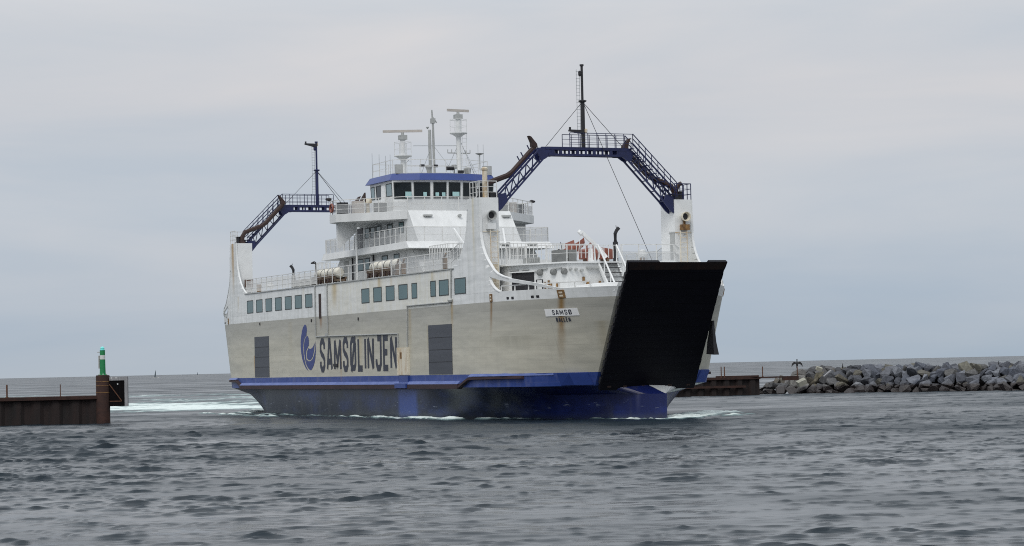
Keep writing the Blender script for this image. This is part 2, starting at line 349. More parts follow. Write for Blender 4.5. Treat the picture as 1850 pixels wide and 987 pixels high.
# ------------------------------------------------------------------ water
WATER_Z = -0.12
WAVE = .0165
FLAT, RIDGE = .012, .027
def foam_noise(x, y, s, seed):
    rng = np.random.RandomState(seed); out = np.zeros_like(x)
    for k in range(14):
        a = rng.uniform(0, math.tau); f = s * rng.uniform(.5, 2.2)
        out += np.sin(x * math.cos(a) * f + y * math.sin(a) * f + rng.uniform(0, 6.28)) / 14 ** .5
    return out
def build_water():
    rs = [3.0, 12.0, 22.0, 30.0]; r = 36.0
    while r < 62000:
        rs.append(r)
        r += max(.10, r * (.0013 if r < 230 else .0025 if r < 400 else .012 if r < 1500 else .08))
    rs = np.array(rs)
    th_in = np.linspace(-16.5, 16.5, 700); th_out = np.linspace(16.5, 343.5, 90)[1:-1]
    th = np.radians(np.concatenate([th_in, th_out])); nr, nth = len(rs), len(th)
    RR, TT = np.meshgrid(rs, th, indexing='ij'); X = RR * np.sin(TT); Y = RR * np.cos(TT)
    dr = np.gradient(rs)[:, None] * np.ones_like(TT)
    dth = np.where(np.abs(((TT + math.pi) % math.tau) - math.pi) <= R(16.6), R(33 / 700), R(3.7)) * RR
    rng = np.random.RandomState(5); Zh = np.zeros_like(X)
    big = foam_noise(X, Y, .045, 3); amp = 1 + .26 * np.clip(big, -1.6, 1.6)
    lam = np.exp(np.linspace(math.log(.3), math.log(4.5), 60)); lost = np.zeros_like(X); var = 0.0; DX = np.zeros_like(X); DY = np.zeros_like(X)
    wob = [foam_noise(X, Y, f, 40 + i) for i, f in enumerate((.25, .7, 1.6))]
    for q, l in enumerate(lam):
        k = math.tau / l; a = WAVE * l ** .95 * rng.uniform(.6, 1.3) * (1 if l < .5 else (.5 / l) ** 1.2)
        d = rng.normal(0, .27) + .08; kx, ky = k * math.sin(d), -k * math.cos(d)
        # keep only what the mesh can carry
        res = np.maximum(dr * abs(math.cos(d)), dth * abs(math.sin(d)))
        w = np.clip((l / np.maximum(res, .01) - 2.2) / 2.0, 0, 1); lost += (1 - w) * (a * k) ** 2 / 2
        ph = X * kx + Y * ky + rng.uniform(0, 6.28) + .9 * wob[q % 3]; aw = a * w * amp * np.clip(.78 + .38 * wob[(q + 1) % 3], .2, 1.7)
        ph = ph - .7 * np.sin(ph); var += a * a / 2          # steeper on the lee side
        Zh += aw * np.sin(ph); c_ = aw * np.cos(ph); DX += c_ * kx / k; DY += c_ * ky / k
    sd_ = math.sqrt(var); Sn = Zh / sd_; Zh = FLAT * Sn + RIDGE * np.maximum(Sn - .1, 0) ** 1.3
    DX *= 1.1 * RIDGE / sd_; DY *= 1.1 * RIDGE / sd_; lost *= (1.9 * RIDGE / sd_) ** 2
    Zh = np.where(RR > 30, Zh, 0)
    # wake and wash (foam coverage)
    fn = foam_noise(X, Y, .5, 8) * .5 + foam_noise(X, Y, 1.7, 9) * .35 + foam_noise(X, Y * .4, 3.3, 10) * .3
    def seg(ax, ay, bx, by, w0, w1, s):
        dx, dy = bx - ax, by - ay; t = np.clip(((X - ax) * dx + (Y - ay) * dy) / (dx * dx + dy * dy), 0, 1)
        d = np.hypot(X - ax - t * dx, Y - ay - t * dy); return s * np.clip(1.35 - d / (w0 + (w1 - w0) * t), 0, 1)
    foam = np.maximum(seg(-20, 212, -66, 246, 15, 27, 1.0), seg(-34, 242, -78, 274, 13, 16, .85))
    foam = np.maximum(foam, np.maximum(seg(-22, 205, -36, 300, 8, 14, .5), seg(-30, 330, -110, 400, 12, 26, .42)))
    bowf = np.zeros_like(X)
    for a in SHIP_FOAM: bowf = np.maximum(bowf, seg(*a))
    foam = np.maximum(foam, bowf); Zh = Zh + .2 * np.clip(bowf, 0, 1) * (1 + .7 * fn + .4 * foam_noise(X, Y, 6.0, 77))
    Zh = Zh + .12 * np.clip(foam, 0, 1) * fn
    cov = np.clip((foam + fn * .46 - .36) * 2.0, 0, 1) * (foam > .02)
    smooth = np.clip(foam * 1.2, 0, 1); Zh = Zh * (1 - .55 * smooth); ok = (RR > 30) * (1 - .55 * smooth); X = X + DX * ok; Y = Y + DY * ok
    me = bpy.data.meshes.new('water'); n = nr * nth
    V = np.stack([X, Y, Zh + WATER_Z], -1).reshape(-1, 3)
    i = np.arange(nr - 1)[:, None] * nth; j = np.arange(nth)[None, :]; jn = (j + 1) % nth
    Q = np.stack([i + j, i + nth + j, i + nth + jn, i + jn], -1).reshape(-1, 4)
    me.vertices.add(n); me.vertices.foreach_set('co', V.ravel())
    me.loops.add(Q.size); me.loops.foreach_set('vertex_index', Q.ravel().astype(np.int32))
    me.polygons.add(len(Q)); me.polygons.foreach_set('loop_start', (np.arange(len(Q)) * 4).astype(np.int32))
    me.update(calc_edges=True); me.validate()
    me.polygons.foreach_set('use_smooth', np.ones(len(me.polygons), bool))
    at = me.attributes.new('foam', 'FLOAT', 'POINT'); at.data.foreach_set('value', cov.ravel().astype(np.float32))
    at2 = me.attributes.new('calm', 'FLOAT', 'POINT'); at2.data.foreach_set('value', ((.17 + .08 * np.clip(big, -1.5, 1.5)) * np.sqrt(1 + lost / .004)).ravel().astype(np.float32))
    at3 = me.attributes.new('ruffle', 'FLOAT', 'POINT'); at3.data.foreach_set('value', np.clip(np.sqrt(np.sqrt(.4 * lost)) - .1, .03, .33).ravel().astype(np.float32))
    m = bpy.data.materials.new('sea_water'); m.use_nodes = True; k = NB(m); b = k.N['Principled BSDF']
    g = k.N.new('ShaderNodeNewGeometry'); P = g.outputs['Position']
    fa = k.N.new('ShaderNodeAttribute'); fa.attribute_name = 'foam'
    ca = k.N.new('ShaderNodeAttribute'); ca.attribute_name = 'calm'
    def slope(scale, sx, sy, stretch, detail=2):
        mp = k.N.new('ShaderNodeMapping'); mp.inputs['Scale'].default_value = stretch; k.L.new(P, mp.inputs[0])
        n = k.N.new('ShaderNodeTexNoise'); n.inputs['Scale'].default_value = scale; n.inputs['Detail'].default_value = detail; n.inputs['Roughness'].default_value = .6
        k.L.new(mp.outputs[0], n.inputs['Vector'])
        v = k.N.new('ShaderNodeVectorMath'); v.operation = 'SUBTRACT'; k.L.new(n.outputs['Color'], v.inputs[0]); v.inputs[1].default_value = (.5, .5, .5)
        w = k.N.new('ShaderNodeVectorMath'); w.operation = 'MULTIPLY'; k.L.new(v.outputs[0], w.inputs[0]); w.inputs[1].default_value = (sx, sy, 0); return w.outputs[0]
    def vadd(a, b2):
        w = k.N.new('ShaderNodeVectorMath'); w.operation = 'ADD'; k.L.new(a, w.inputs[0]); k.L.new(b2, w.inputs[1]); return w.outputs[0]
    tot = vadd(slope(1.1, .45, .8, (.55, 1, 1)), vadd(slope(4.5, .22, .18, (.6, 1, 1)), slope(.13, .2, .8, (.4, 1, 1))))
    sv = k.N.new('ShaderNodeVectorMath'); sv.operation = 'SCALE'; k.L.new(tot, sv.inputs[0]); patch = k.mr(k.noise(P, .055, 5, .68, (.6, 1, 1)), .36, .64, .45, 1.65, False); k.L.new(k.m('MULTIPLY', ca.outputs['Fac'], patch), sv.inputs['Scale'])
    nn = k.N.new('ShaderNodeVectorMath'); nn.operation = 'NORMALIZE'; k.L.new(vadd(g.outputs['Normal'], sv.outputs[0]), nn.inputs[0]); bp = nn
    f = k.m('MULTIPLY', fa.outputs['Fac'], k.mr(k.noise(P, 2.0, 5, .7, (.5, 1, 1)), .2, .55, .35, 1))
    c = k.mix(f, (.013, .022, .030), k.mix(k.mr(fa.outputs['Fac'], .4, 1.1), (.24, .36, .36), (.70, .78, .755)))
    k.L.new(c, b.inputs['Base Color']); ra = k.N.new('ShaderNodeAttribute'); ra.attribute_name = 'ruffle'
    k.L.new(k.mr(f, 0, 1, k.m('MULTIPLY', ra.outputs['Fac'], patch), .8), b.inputs['Roughness'])
    b.inputs['IOR'].default_value = 1.333; k.L.new(bp.outputs[0], b.inputs['Normal'])
    me.materials.append(m); o = bpy.data.objects.new('water', me); COL.objects.link(o)
    tag(o, kind='structure'); o['label'] = 'choppy grey sea with small dark ripples'
    return o

# ------------------------------------------------------------------ ferry frame: u forward, v to starboard, z up
TH = -1.14529999; SX, SY = 4.66491245, 139.80285612
FD = Vector((math.cos(TH), math.sin(TH), 0)); SD = Vector((math.sin(TH), -math.cos(TH), 0))
def world(u, v, z): return Vector((SX, SY, 0)) + FD * u + SD * v + Vector((0, 0, z))
def TS(p): return (p[0] - MID, -p[1], p[2])              # ship (u,v,z) -> ferry local
def TR(p): return (-(p[0] - MID), p[1], p[2])            # the same turned half round (stern)
def TP(p): return (p[0] - MID, p[1], p[2])               # mirrored to port
def TRP(p): return (-(p[0] - MID), -p[1], p[2])
def S(): return MB(TS)
def wxy(u, v):
    w = world(u, v, 0); return w.x, w.y
SHIP_FOAM = []
for (ua, va, ub, vb, w0, w1, s) in ((10.2, .2, 6.0, 1.6, .65, .6, 1.35), (6.0, 1.9, -3, 6.2, .4, .3, .7), (-4, 7.3, -14, 7.7, .55, .5, 1.2), (-14, 7.7, -24, 7.5, .3, .3, .85), (-24, 7.4, -48, 7.5, .25, .4, .72),
                          (10.6, -.2, 5.5, -3.6, 1.1, 1.7, 1.35), (5.2, -3.6, 1.0, -8.2, 1.5, 1.1, 1.05), (8.5, -4.5, 5.0, -9.5, .5, .6, .5), (-48, 6.5, -58, 1.0, .8, 1.6, 1.1), (-50, 9.3, -30, 10.2, .45, .4, .7)):
    SHIP_FOAM.append((*wxy(ua, va), *wxy(ub, vb), w0, w1, s))
build_water()

ferry = empty('ferry', world(MID, 0, 0), TH)
tag(ferry, 'double-ended white and beige car ferry with a blue waterline belt and closed black bow ramp', 'ferry')

def ur(z): return 7.0 + (z - 1.9) * .58 - .12
VB, VE, UB = 7.2, 3.2, -4.0
def hv(u, z):
    if u < MID: u = 2 * MID - u
    if u <= UB: return VB
    t = min(1.0, (u - UB) / (ur(z) - UB)); return VB - (VB - VE) * t ** 3

# ---- upper hull shell
def hull_ring(z):
    st = []
    nb = 26
    bow = [(UB + (ur(z) - UB) * i / nb) for i in range(nb + 1)]
    mid = [MID + (UB - MID) * i / 6 for i in range(6)]
    us = mid + bow
    right_ = [(u, hv(u, z)) for u in us]
    full = [(2 * MID - u, v) for u, v in reversed(right_[1:])] + right_      # stern -> bow, starboard
    port = [(u, -v) for u, v in reversed(full)]
    return [(u, v, z) for u, v in full + port]
b = S(); b.loft([hull_ring(z) for z in (1.85, 2.3, 2.62, 3.5, 4.6, 5.8, 6.83, 7.4)]); b.build('hull', 'hull', ferry, smooth=True)
# white side house between the towers (7.4 .. 9.0), its face flush with the hull plating
b = S(); b.prism([(-44.46, 7.2), (-4.34, 7.2), (-4.34, -7.2), (-44.46, -7.2)], 7.4, 9.0); b.build('side_house', 'hull', ferry)
b = S(); b.box((-45.0, 7.26, 9.0), (-3.9, -7.26, 9.07)); b.build('weather_deck', 'midgrey', ferry)

# ---- lower hull
def lower():
    n1, n2 = 34, 10; top, mid_, wl, keel = [], [], [], []
    for i in range(n1 + n2 + 1):
        if i <= n1:
            u = MID + (ur(1.85) - MID) * i / n1; T = (u, hv(u, 1.85)); uw = MID + (7.0 - MID) * i / n1
        else:
            q = (i - n1) / n2; T = (ur(1.85) + .12 * q, VE * (1 - q)); uw = 7.0 + 2.35 * q
        x = max(0.0, (uw + 9.0) / 18.4); wv = max(.06, 7.12 * (1 - x ** 1.3)); 
        if uw > 7: wv = max(.06, wv)
        top.append((T[0], T[1] - .04, 1.86)); q2 = max(0, (i - n1) / n2)
        bl = .5 - .44 * min(1, max(0, (uw - 1.5) / 5.5)) ** .8; mv = wv + (T[1] - wv) * (bl if i <= n1 else bl * (1 - q2)); mu = uw if uw > 3 else T[0]
        mid_.append((mu, min(mv, 7.16), 1.32)); wl.append((uw, wv, -.1)); keel.append((uw - .2, wv * .96, -1.6))
    return top, mid_, wl, keel
top, mid_, wl, keel = lower()
def ringify(h):
    st = [(2 * MID - u, v, z) for u, v, z in reversed(h[1:])] + h
    return st + [(u, -v, z) for u, v, z in reversed(st)]
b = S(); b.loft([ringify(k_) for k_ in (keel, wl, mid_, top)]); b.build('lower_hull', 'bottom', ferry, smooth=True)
# ---- fender and belt on both sides, both ends
def side_strip(poly, us, name, m):
    for T in (TS, TP):
        b = MB(T); rings = []
        for u in us: rings.append([(u, hv(u, z) + d, z) for d, z in poly])
        b.loft(rings, True, True); b.build(name, m, ferry)
usm = [-46.0, -45.2, -40, -32, -24.4, -16, -8, -4, -3.2]
side_strip([(-.05, 1.76), (.26, 1.78), (.26, 2.05), (-.05, 2.08)], usm, 'fender', 'fender')
side_strip([(-.05, 2.085), (.255, 2.055), (.05, 2.24), (-.05, 2.24)], usm, 'fender_ledge', 'beltlight')
for T in (TS, TP, TR, TRP):
    b = MB(T); rings = []
    for u, zz in ((-3.19, 1.78), (-2.4, 2.05), (-1.7, 2.28), (1.0, 2.30), (3.4, 2.31)):
        rings.append([(u, hv(u, zz) - .05, zz), (u, hv(u, zz) + .24, zz + .02), (u, hv(u, zz) + .24, zz + .16), (u, hv(u, zz) - .05, zz + .18)])
    b.loft(rings); b.build('fender_riser', 'fender', ferry)
    b = MB(T); rings = []
    for u in (-1.7, 0, 2, 4.0, 5.2):
        rings.append([(u, hv(u, 2.5) - .05, 2.50), (u, hv(u, 2.5) + (.22 if u < 4 else .06), 2.49), (u, hv(u, 2.5) + .03, 2.64), (u, hv(u, 2.5) - .05, 2.66)])
    b.loft(rings); b.build('belt_ledge', 'beltlight', ferry)
    b = MB(T)      # blue shoulder block at the belt end
    b.loft([[(5.4, hv(5.4, z) + .02, z), (6.3, hv(6.3, z) + .42, z), (6.9, hv(6.9, z) + .1, z), (6.75, hv(6.75, z) - .2, z), (5.4, hv(5.4, z) - .2, z)] for z in (1.9, 2.58)])
    b.build('belt_shoulder', 'roof', ferry)

# ---- tower walls, sweeping curves
outer = [(-4.34, 9.0), (-3.8, 9.2), (-3.2, 9.51), (-2.7, 9.95), (-2.3, 10.46), (-1.98, 11.1), (-1.84, 11.74), (-1.76, 12.4), (-1.72, 13.05), (0, 13.05), (.02, 12.0), (.05, 10.95), (.14, 10.5), (.28, 10.1),
         (.5, 9.72), (.82, 9.33), (1.2, 8.98), (1.55, 8.66), (1.95, 8.44), (2.5, 8.26), (3.12, 8.13), (4.2, 7.96), (5.32, 7.78), (6.2, 7.58), (6.9, 7.42)]
inner = [(6.2, 7.42), (5.45, 7.58), (4.6, 7.71), (3.88, 7.81), (3.1, 7.92), (2.41, 8.02), (1.6, 8.17), (1.0, 8.34), (1.05, 8.1), (1.2, 7.87), (1.45, 7.66), (1.75, 7.5), (2.04, 7.4), (0, 7.4), (-4.34, 7.4)]
for T in (TS, TP, TR, TRP):
    wall = outer + inner
    b = MB(T); tr = tessellate_polygon([[Vector((u, z, 0)) for u, z in wall]])
    pt2 = [tuple(p) for p in wall]; tris = [tuple(t) for t in tr]
    for _ in range(3):
        mid2 = {}; nt_ = []
        def mp_(i, j):
            q = (min(i, j), max(i, j))
            if q not in mid2: pt2.append(((pt2[i][0] + pt2[j][0]) / 2, (pt2[i][1] + pt2[j][1]) / 2)); mid2[q] = len(pt2) - 1
            return mid2[q]
        for i, j, k_ in tris:
            a_, b_, c_ = mp_(i, j), mp_(j, k_), mp_(k_, i); nt_ += [(i, a_, c_), (a_, j, b_), (c_, b_, k_), (a_, b_, c_)]
        tris = nt_
    b.add([(u, hv(u, z) + .004, z) for u, z in pt2], tris); b.add([(u, hv(u, z) - .12, z) for u, z in pt2], tris)
    n = len(wall); b.add([(u, hv(u, z) + .004, z) for u, z in wall] + [(u, hv(u, z) - .12, z) for u, z in wall], [(i, (i + 1) % n, (i + 1) % n + n, i + n) for i in range(n)])
    b.build('tower_side_plate', 'hull', ferry, smooth=True)
    sh = [(-1.8, 13.05), (0, 13.05), (0, 7.4), (-1.8, 7.4)]
    b = MB(T); b.extr([(u, 7.06, z) for u, z in sh], [(u, 5.91, z) for u, z in sh]); tw = b.build('tower', 'white', ferry)
    b = MB(T); b.box((-.02, 5.905, 11.0), (.035, 7.06, 11.04)); b.box((0, 5.96, 7.4), (.02, 6.98, 9.1)); b.build('tower_seam', 'cream', tw, split=True)
    # edge flange catching the light along the sweep
    b = MB(T); rings = []
    for u, z in outer[10:21]:
        rings.append([(u, hv(u, z) + .03, z - .03), (u, hv(u, z) + .03, z + .03), (u + .02, hv(u, z) - .13, z + .04), (u + .02, hv(u, z) - .13, z)])
    b.loft(rings)
    rings = []
    for u, z in ((1.0, 8.34), (1.05, 8.1), (1.2, 7.87), (1.45, 7.66), (1.75, 7.5), (2.04, 7.4)):
        rings.append([(u, hv(u, z) + .03, z - .03), (u, hv(u, z) + .03, z + .03), (u + .04, hv(u, z) - .13, z + .04), (u + .04, hv(u, z) - .13, z)])
    b.loft(rings); b.build('edge_flange', 'white', ferry, split=True)
    # floodlight and junction box, ladder
    b = MB(T); b.lathe((.02, 6.5, 11.98), [(.16, 0), (.22, .05), (.29, .28), (.30, .42), (.26, .42), (.2, .2)], 14, 'x'); fl = b.build('floodlight', 'midgrey' if T in (TS, TR) else 'cream', ferry, True)
    b = MB(T); b.lathe((.2, 6.5, 11.98), [(.19, 0), (.19, .03)], 14, 'x'); b.build('lens', 'black', fl)
    b = MB(T); b.box((.0, 6.24, 11.16), (.34, 6.76, 11.5)); b.box((.1, 6.44, 11.5), (.18, 6.56, 11.75)); b.build('lamp_bracket', 'white' if T in (TS, TR) else 'rust', ferry)
    b = MB(T)
    for vv in (6.12, 6.58): b.bar((.28, vv, 7.3), (.28, vv, 11.12), .032)
    for i in range(13): b.bar((.28, 6.12, 7.4 + i * .3), (.28, 6.58, 7.4 + i * .3), .024)
    for z in (7.6, 9.2, 10.9):
        for vv in (6.12, 6.58): b.bar((0, vv, z), (.28, vv, z), .02)
    b.build('ladder', 'cream', ferry)

# ---- ramp
def ramp(T):
    root = None
    def pt(s, v, d): # s along ramp 0..1, d outward
        nx, nz_ = 6.88, -4.0; l = math.hypot(nx, nz_)
        return (7.0 + 4.0 * s + nx / l * d, v, 1.9 + 6.88 * s + nz_ / l * d)
    b = MB(T)
    prof = [(-.03, 3.04), (0, 3.06), (.3, 3.05), (.6, 3.05), (.84, 3.04), (.93, 3.05), (.955, 3.1), (1.0, 3.14)]
    outl = [(s, v) for s, v in prof] + [(1.0, 1.15), (.985, 1.1), (.985, -1.95), (1.0, -2.0)] + [(s, -v) for s, v in reversed(prof)]
    tr = tessellate_polygon([[Vector((s * 8, v, 0)) for s, v in outl]]); n = len(outl)
    b.add([pt(s, v, .26) for s, v in outl] + [pt(s, v, .02) for s, v in outl], [tuple(t) for t in tr] + [tuple(i + n for i in reversed(t)) for t in tr] + [(i, (i + 1) % n, (i + 1) % n + n, i + n) for i in range(n)])
    r = b.build('bow_ramp', 'ramp', ferry)
    b = MB(T)
    for i in range(15):
        s = .05 + i * .062; a, c = pt(s, 2.9, .255), pt(s, -2.9, .30); 
        b.add([pt(s, 2.92, .25), pt(s + .008, 2.92, .25), pt(s + .008, -2.92, .25), pt(s, -2.92, .25), pt(s, 2.92, .27), pt(s + .008, 2.92, .27), pt(s + .008, -2.92, .27), pt(s, -2.92, .27)],
              [(0, 3, 2, 1), (4, 5, 6, 7), (0, 1, 5, 4), (1, 2, 6, 5), (2, 3, 7, 6), (3, 0, 4, 7)])
    b.build('ramp_rib', 'ramp', r)
    b = MB(T)
    for sg in (1, -1):
        for i in range(13):
            s = .02 + i * .07; w = random.Random(i).uniform(.01, .035)
            b.add([pt(s, sg * 3.0, .0), pt(s + .045, sg * 3.0, .0), pt(s + .045, sg * (3.08 + w), .0), pt(s, sg * (3.08 + w), .0), pt(s, sg * 3.0, .2), pt(s + .045, sg * 3.0, .2), pt(s + .045, sg * (3.08 + w), .2), pt(s, sg * (3.08 + w), .2)],
                  [(0, 3, 2, 1), (4, 5, 6, 7), (0, 1, 5, 4), (1, 2, 6, 5), (2, 3, 7, 6), (3, 0, 4, 7)])
    b.build('ramp_seal', 'black', r, split=True)
    b = MB(T)
    b.add([pt(.94, 3.0, .262), pt(.998, 3.1, .262), pt(.998, -3.1, .262), pt(.94, -3.0, .262)], [(0, 1, 2, 3)])
    b.build('ramp_lip', 'rampedge', r, normals=False)
    b = MB(T)
    for v in (-2.6, -1.4, .3, 1.5, 2.5): b.box((6.7, v - .12, 1.72), (7.25, v + .12, 1.92))
    b.build('ramp_hinge', 'rampedge', r, split=True)
ramp(TS); ramp(TR)

# ---- side windows
def side_window(u0, u1, z0, z1, both=True, parent=ferry, v=7.2, glass='glass'):
    for T in ((TS, TP) if both else (TS,)):
        b = MB(T); w = .055
        b.box((u0, v - .02, z0), (u0 + w, v + .018, z1)); b.box((u1 - w, v - .02, z0), (u1, v + .018, z1))
        b.box((u0 + w, v - .02, z0), (u1 - w, v + .018, z0 + w)); b.box((u0 + w, v - .02, z1 - w), (u1 - w, v + .018, z1))
        f = b.build('window', 'seal', parent)
        b = MB(T); b.box((u0 + w, v - .02, z0 + w), (u1 - w, v + .006, z1 - w)); b.build('pane', glass, f)
for i in range(7): side_window(-44.5 + i * 2.235, -44.5 + i * 2.235 + 1.5, 7.52, 8.5)
for a, c in ((-19.77, -18.3), (-17.56, -16.04), (-15.29, -13.77), (-13.05, -11.5), (-10.8, -9.89), (-7.68, -6.82), (-6.3, -4.77), (-3.85, -2.13)): side_window(a, c, 7.45, 8.43)

# ---- shell doors, slot, recess, pipes
for T in (TS, TP):
    for a, c in ((-42.8, -39.4), (-8.15, -4.42)):
        b = MB(T); b.box((a, 7.1, 2.66), (c, 7.225, 5.7)); d = b.build('shell_door', 'door', ferry)
        b = MB(T)
        for z in (3.4, 4.15, 4.9): b.box((a + .05, 7.22, z), (c - .05, 7.235, z + .03))
        b.build('door_seam', 'black', d)
    b = MB(T); b.box((-28.22, 7.1, 6.7), (-27.78, 7.23, 8.42)); b.build('vent_slot', 'brown', ferry)
    b = MB(T); b.box((-13.1, 7.1, 2.66), (-11.5, 7.26, 4.35)); b.box((-13.22, 7.1, 2.66), (-13.1, 7.36, 4.4)); b.box((-11.5, 7.1, 2.66), (-11.4, 7.36, 4.4)); rc = b.build('boarding_recess', 'cream', ferry)
    b = MB(T); b.box((-12.9, 7.26, 3.7), (-12.6, 7.275, 4.1)); b.box((-11.58, 7.26, 3.2), (-11.5, 7.3, 4.0)); b.build('recess_rust', 'rust', rc, split=True)
    b = MB(T); b.box((-13.2, 7.1, 1.82), (-11.3, 7.56, 2.12)); b.box((-13.0, 7.1, 2.12), (-11.45, 7.33, 2.6)); b.build('boarding_step', 'roof', ferry)
    def pipe(pts, r=.045, name='hull_pipe'):
        b = MB(T); b.tube(pts, r, 6); b.build(name, 'midgrey', ferry)
    pipe([(-28.9, 7.26, 9.0), (-28.9, 7.26, 5.45)]); pipe([(-26.4, 7.26, 9.0), (-26.4, 7.26, 5.5)]); pipe([(-28.85, 7.26, 5.44), (-13.2, 7.26, 5.3), (-13.15, 7.26, 4.0)])
    pipe([(-4.45, 7.26, 7.02), (-11.5, 7.26, 7.02), (-11.6, 7.26, 4.4)]); pipe([(-4.2, 7.26, 9.0), (-4.35, 7.26, 7.2)])
    b = MB(T); b.lathe((-4.35, 7.3, 6.98), [(.05, 0), (.14, .05), (.17, .16), (.12, .26), (.05, .3)], 10); b.build('overflow_valve', 'midgrey', ferry, True)
    b = MB(T); b.box((-26.75, 7.2, 5.4), (-26.3, 7.34, 5.62)); b.build('pipe_box', 'midgrey', ferry)
    b = MB(T)
    for u, z in ((-29.9, 6.5), (-41.5, 6.55), (-20.5, 6.35)): b.box((u, 7.15, z), (u + .12, 7.25, z + .2))
    b.build('scupper', 'black', ferry, split=True)
    b = MB(T); b.box((-25.3, 7.15, 3.3), (-24.5, 7.3, 3.5)); b.build('draught_sensor', 'black', ferry, split=True)
# ---- lettering: every glyph is a set of strokes in a unit box
GL = {
 'S': (.62, [[(.95, .72), (.95, .86), (.72, 1), (.28, 1), (.05, .86), (.05, .68), (.25, .56), (.75, .44), (.95, .32), (.95, .14), (.72, 0), (.28, 0), (.05, .14), (.05, .28)]]),
 'A': (.66, [[(0, 0), (.42, 1), (.58, 1), (1, 0)], [(.2, .27), (.8, .27)]]),
 'M': (.82, [[(0, 0), (.06, 1)], [(.06, 1), (.5, .22), (.94, 1)], [(.94, 1), (1, 0)]]),
 'Ø': (.68, [[(.5, 1), (.22, .97), (.05, .82), (.05, .18), (.22, .03), (.78, .03), (.95, .18), (.95, .82), (.78, .97), (.5, 1)], [(.12, -.1), (.9, 1.1)]]),
 'L': (.56, [[(0, 1), (0, 0), (1, 0)]]),
 'I': (.16, [[(.5, 0), (.5, 1)]]),
 'N': (.66, [[(0, 0), (0, 1)], [(0, 1), (1, 0)], [(1, 0), (1, 1)]]),
 'J': (.62, [[(.3, 1), (1, 1), (1, .16), (.75, 0), (.3, 0), (.05, .16), (.05, .3)]]),
 'E': (.56, [[(1, 1), (0, 1), (0, 0), (1, 0)], [(0, .52), (.85, .52)]]),
 'B': (.6, [[(0, 0), (0, 1), (.7, 1), (.95, .88), (.95, .66), (.7, .54), (0.05, .54)], [(.7, .5), (1, .38), (1, .13), (.75, 0), (.08, 0)]]),
}
def ribbon(pts, w):
    P = [Vector(p) for p in pts]; Lf, Rt = [], []
    for i, p in enumerate(P):
        a = (p - P[i - 1]).normalized() if i else None; c = (P[i + 1] - p).normalized() if i < len(P) - 1 else None
        if a is None: n = Vector((-c.y, c.x)); k = 1
        elif c is None: n = Vector((-a.y, a.x)); k = 1
        else:
            n = (Vector((-a.y, a.x)) + Vector((-c.y, c.x))); n.normalize(); k = 1 / max(.45, n.dot(Vector((-a.y, a.x))))
        Lf.append(p + n * w * k); Rt.append(p - n * w * k)
    return Lf, Rt
def text_on(b, text, width, height, stroke, place, gap=.22, sub=1):
    """place(a, b, k) maps text metres to a point; strokes of one letter sit a hair apart"""
    tot = sum(GL[c][0] for c in text) + gap * (len(text) - 1); sc = width / tot; x = 0
    for ch in text:
        gw, strokes = GL[ch]
        w = gw * sc
        for k, st in enumerate(strokes):
            hw = stroke * .5
            pts = [(x + hw + p[0] * max(0, w - 2 * hw), (hw + p[1] * (height - 2 * hw))) for p in st]
            Lf, Rt = ribbon(pts, hw); n = len(pts)
            vs = [place(p.x, p.y, k) for p in Lf] + [place(p.x, p.y, k) for p in Rt]
            b.add(vs, [(i, i + 1, n + i + 1, n + i) for i in range(n - 1)])
        x += w + gap * sc
b = S(); text_on(b, 'SAMSØLINJEN', 14.75 * 1.35, 2.38, .42, lambda a, h_, k: (-28.25 + a / 1.35, 7.212 + .004 * k, 2.92 + h_), gap=.13)
b.build('company_lettering', 'letter', ferry, normals=False)
def px2(p): # emblem pixels -> (u, z)
    x, y = p; fx = (x - 85) / 203.0; fz = (820 - y) / 655.0
    return (-32.25 + fx * 3.2, 3.0 + fz * 3.35)
def emblem(polys):
    b = S()
    for poly in polys:
        q = [px2(p) for p in poly]; tr = tessellate_polygon([[Vector((*p, 0)) for p in q]])
        b.add([(u, 7.213, z) for u, z in q], [tuple(t) for t in tr])
    b.build('company_emblem', 'logo', ferry, normals=False)
emblem([[(145, 165), (125, 195), (108, 245), (95, 320), (86, 400), (85, 470), (91, 560), (104, 640), (124, 712), (150, 770), (188, 820), (176, 790), (150, 735), (132, 650), (121, 560), (119, 470), (127, 395), (146, 340), (170, 312), (166, 295), (172, 262), (174, 225), (168, 190), (158, 170)],
        [(172, 322), (152, 350), (138, 395), (130, 450), (130, 550), (141, 650), (160, 730), (200, 805), (180, 755), (165, 690), (158, 640), (156, 570), (162, 525), (178, 490), (196, 455), (198, 400), (192, 345), (184, 328)],
        [(190, 492), (172, 540), (167, 600), (172, 640), (192, 662), (222, 655), (245, 615), (262, 545), (272, 470), (274, 430), (262, 460), (240, 495), (215, 510), (200, 503)],
        [(164, 655), (188, 677), (215, 675), (240, 652), (262, 600), (277, 530), (284, 455), (286, 390), (288, 450), (287, 560), (280, 640), (266, 710), (245, 765), (222, 800), (204, 798), (186, 770), (172, 715)]])
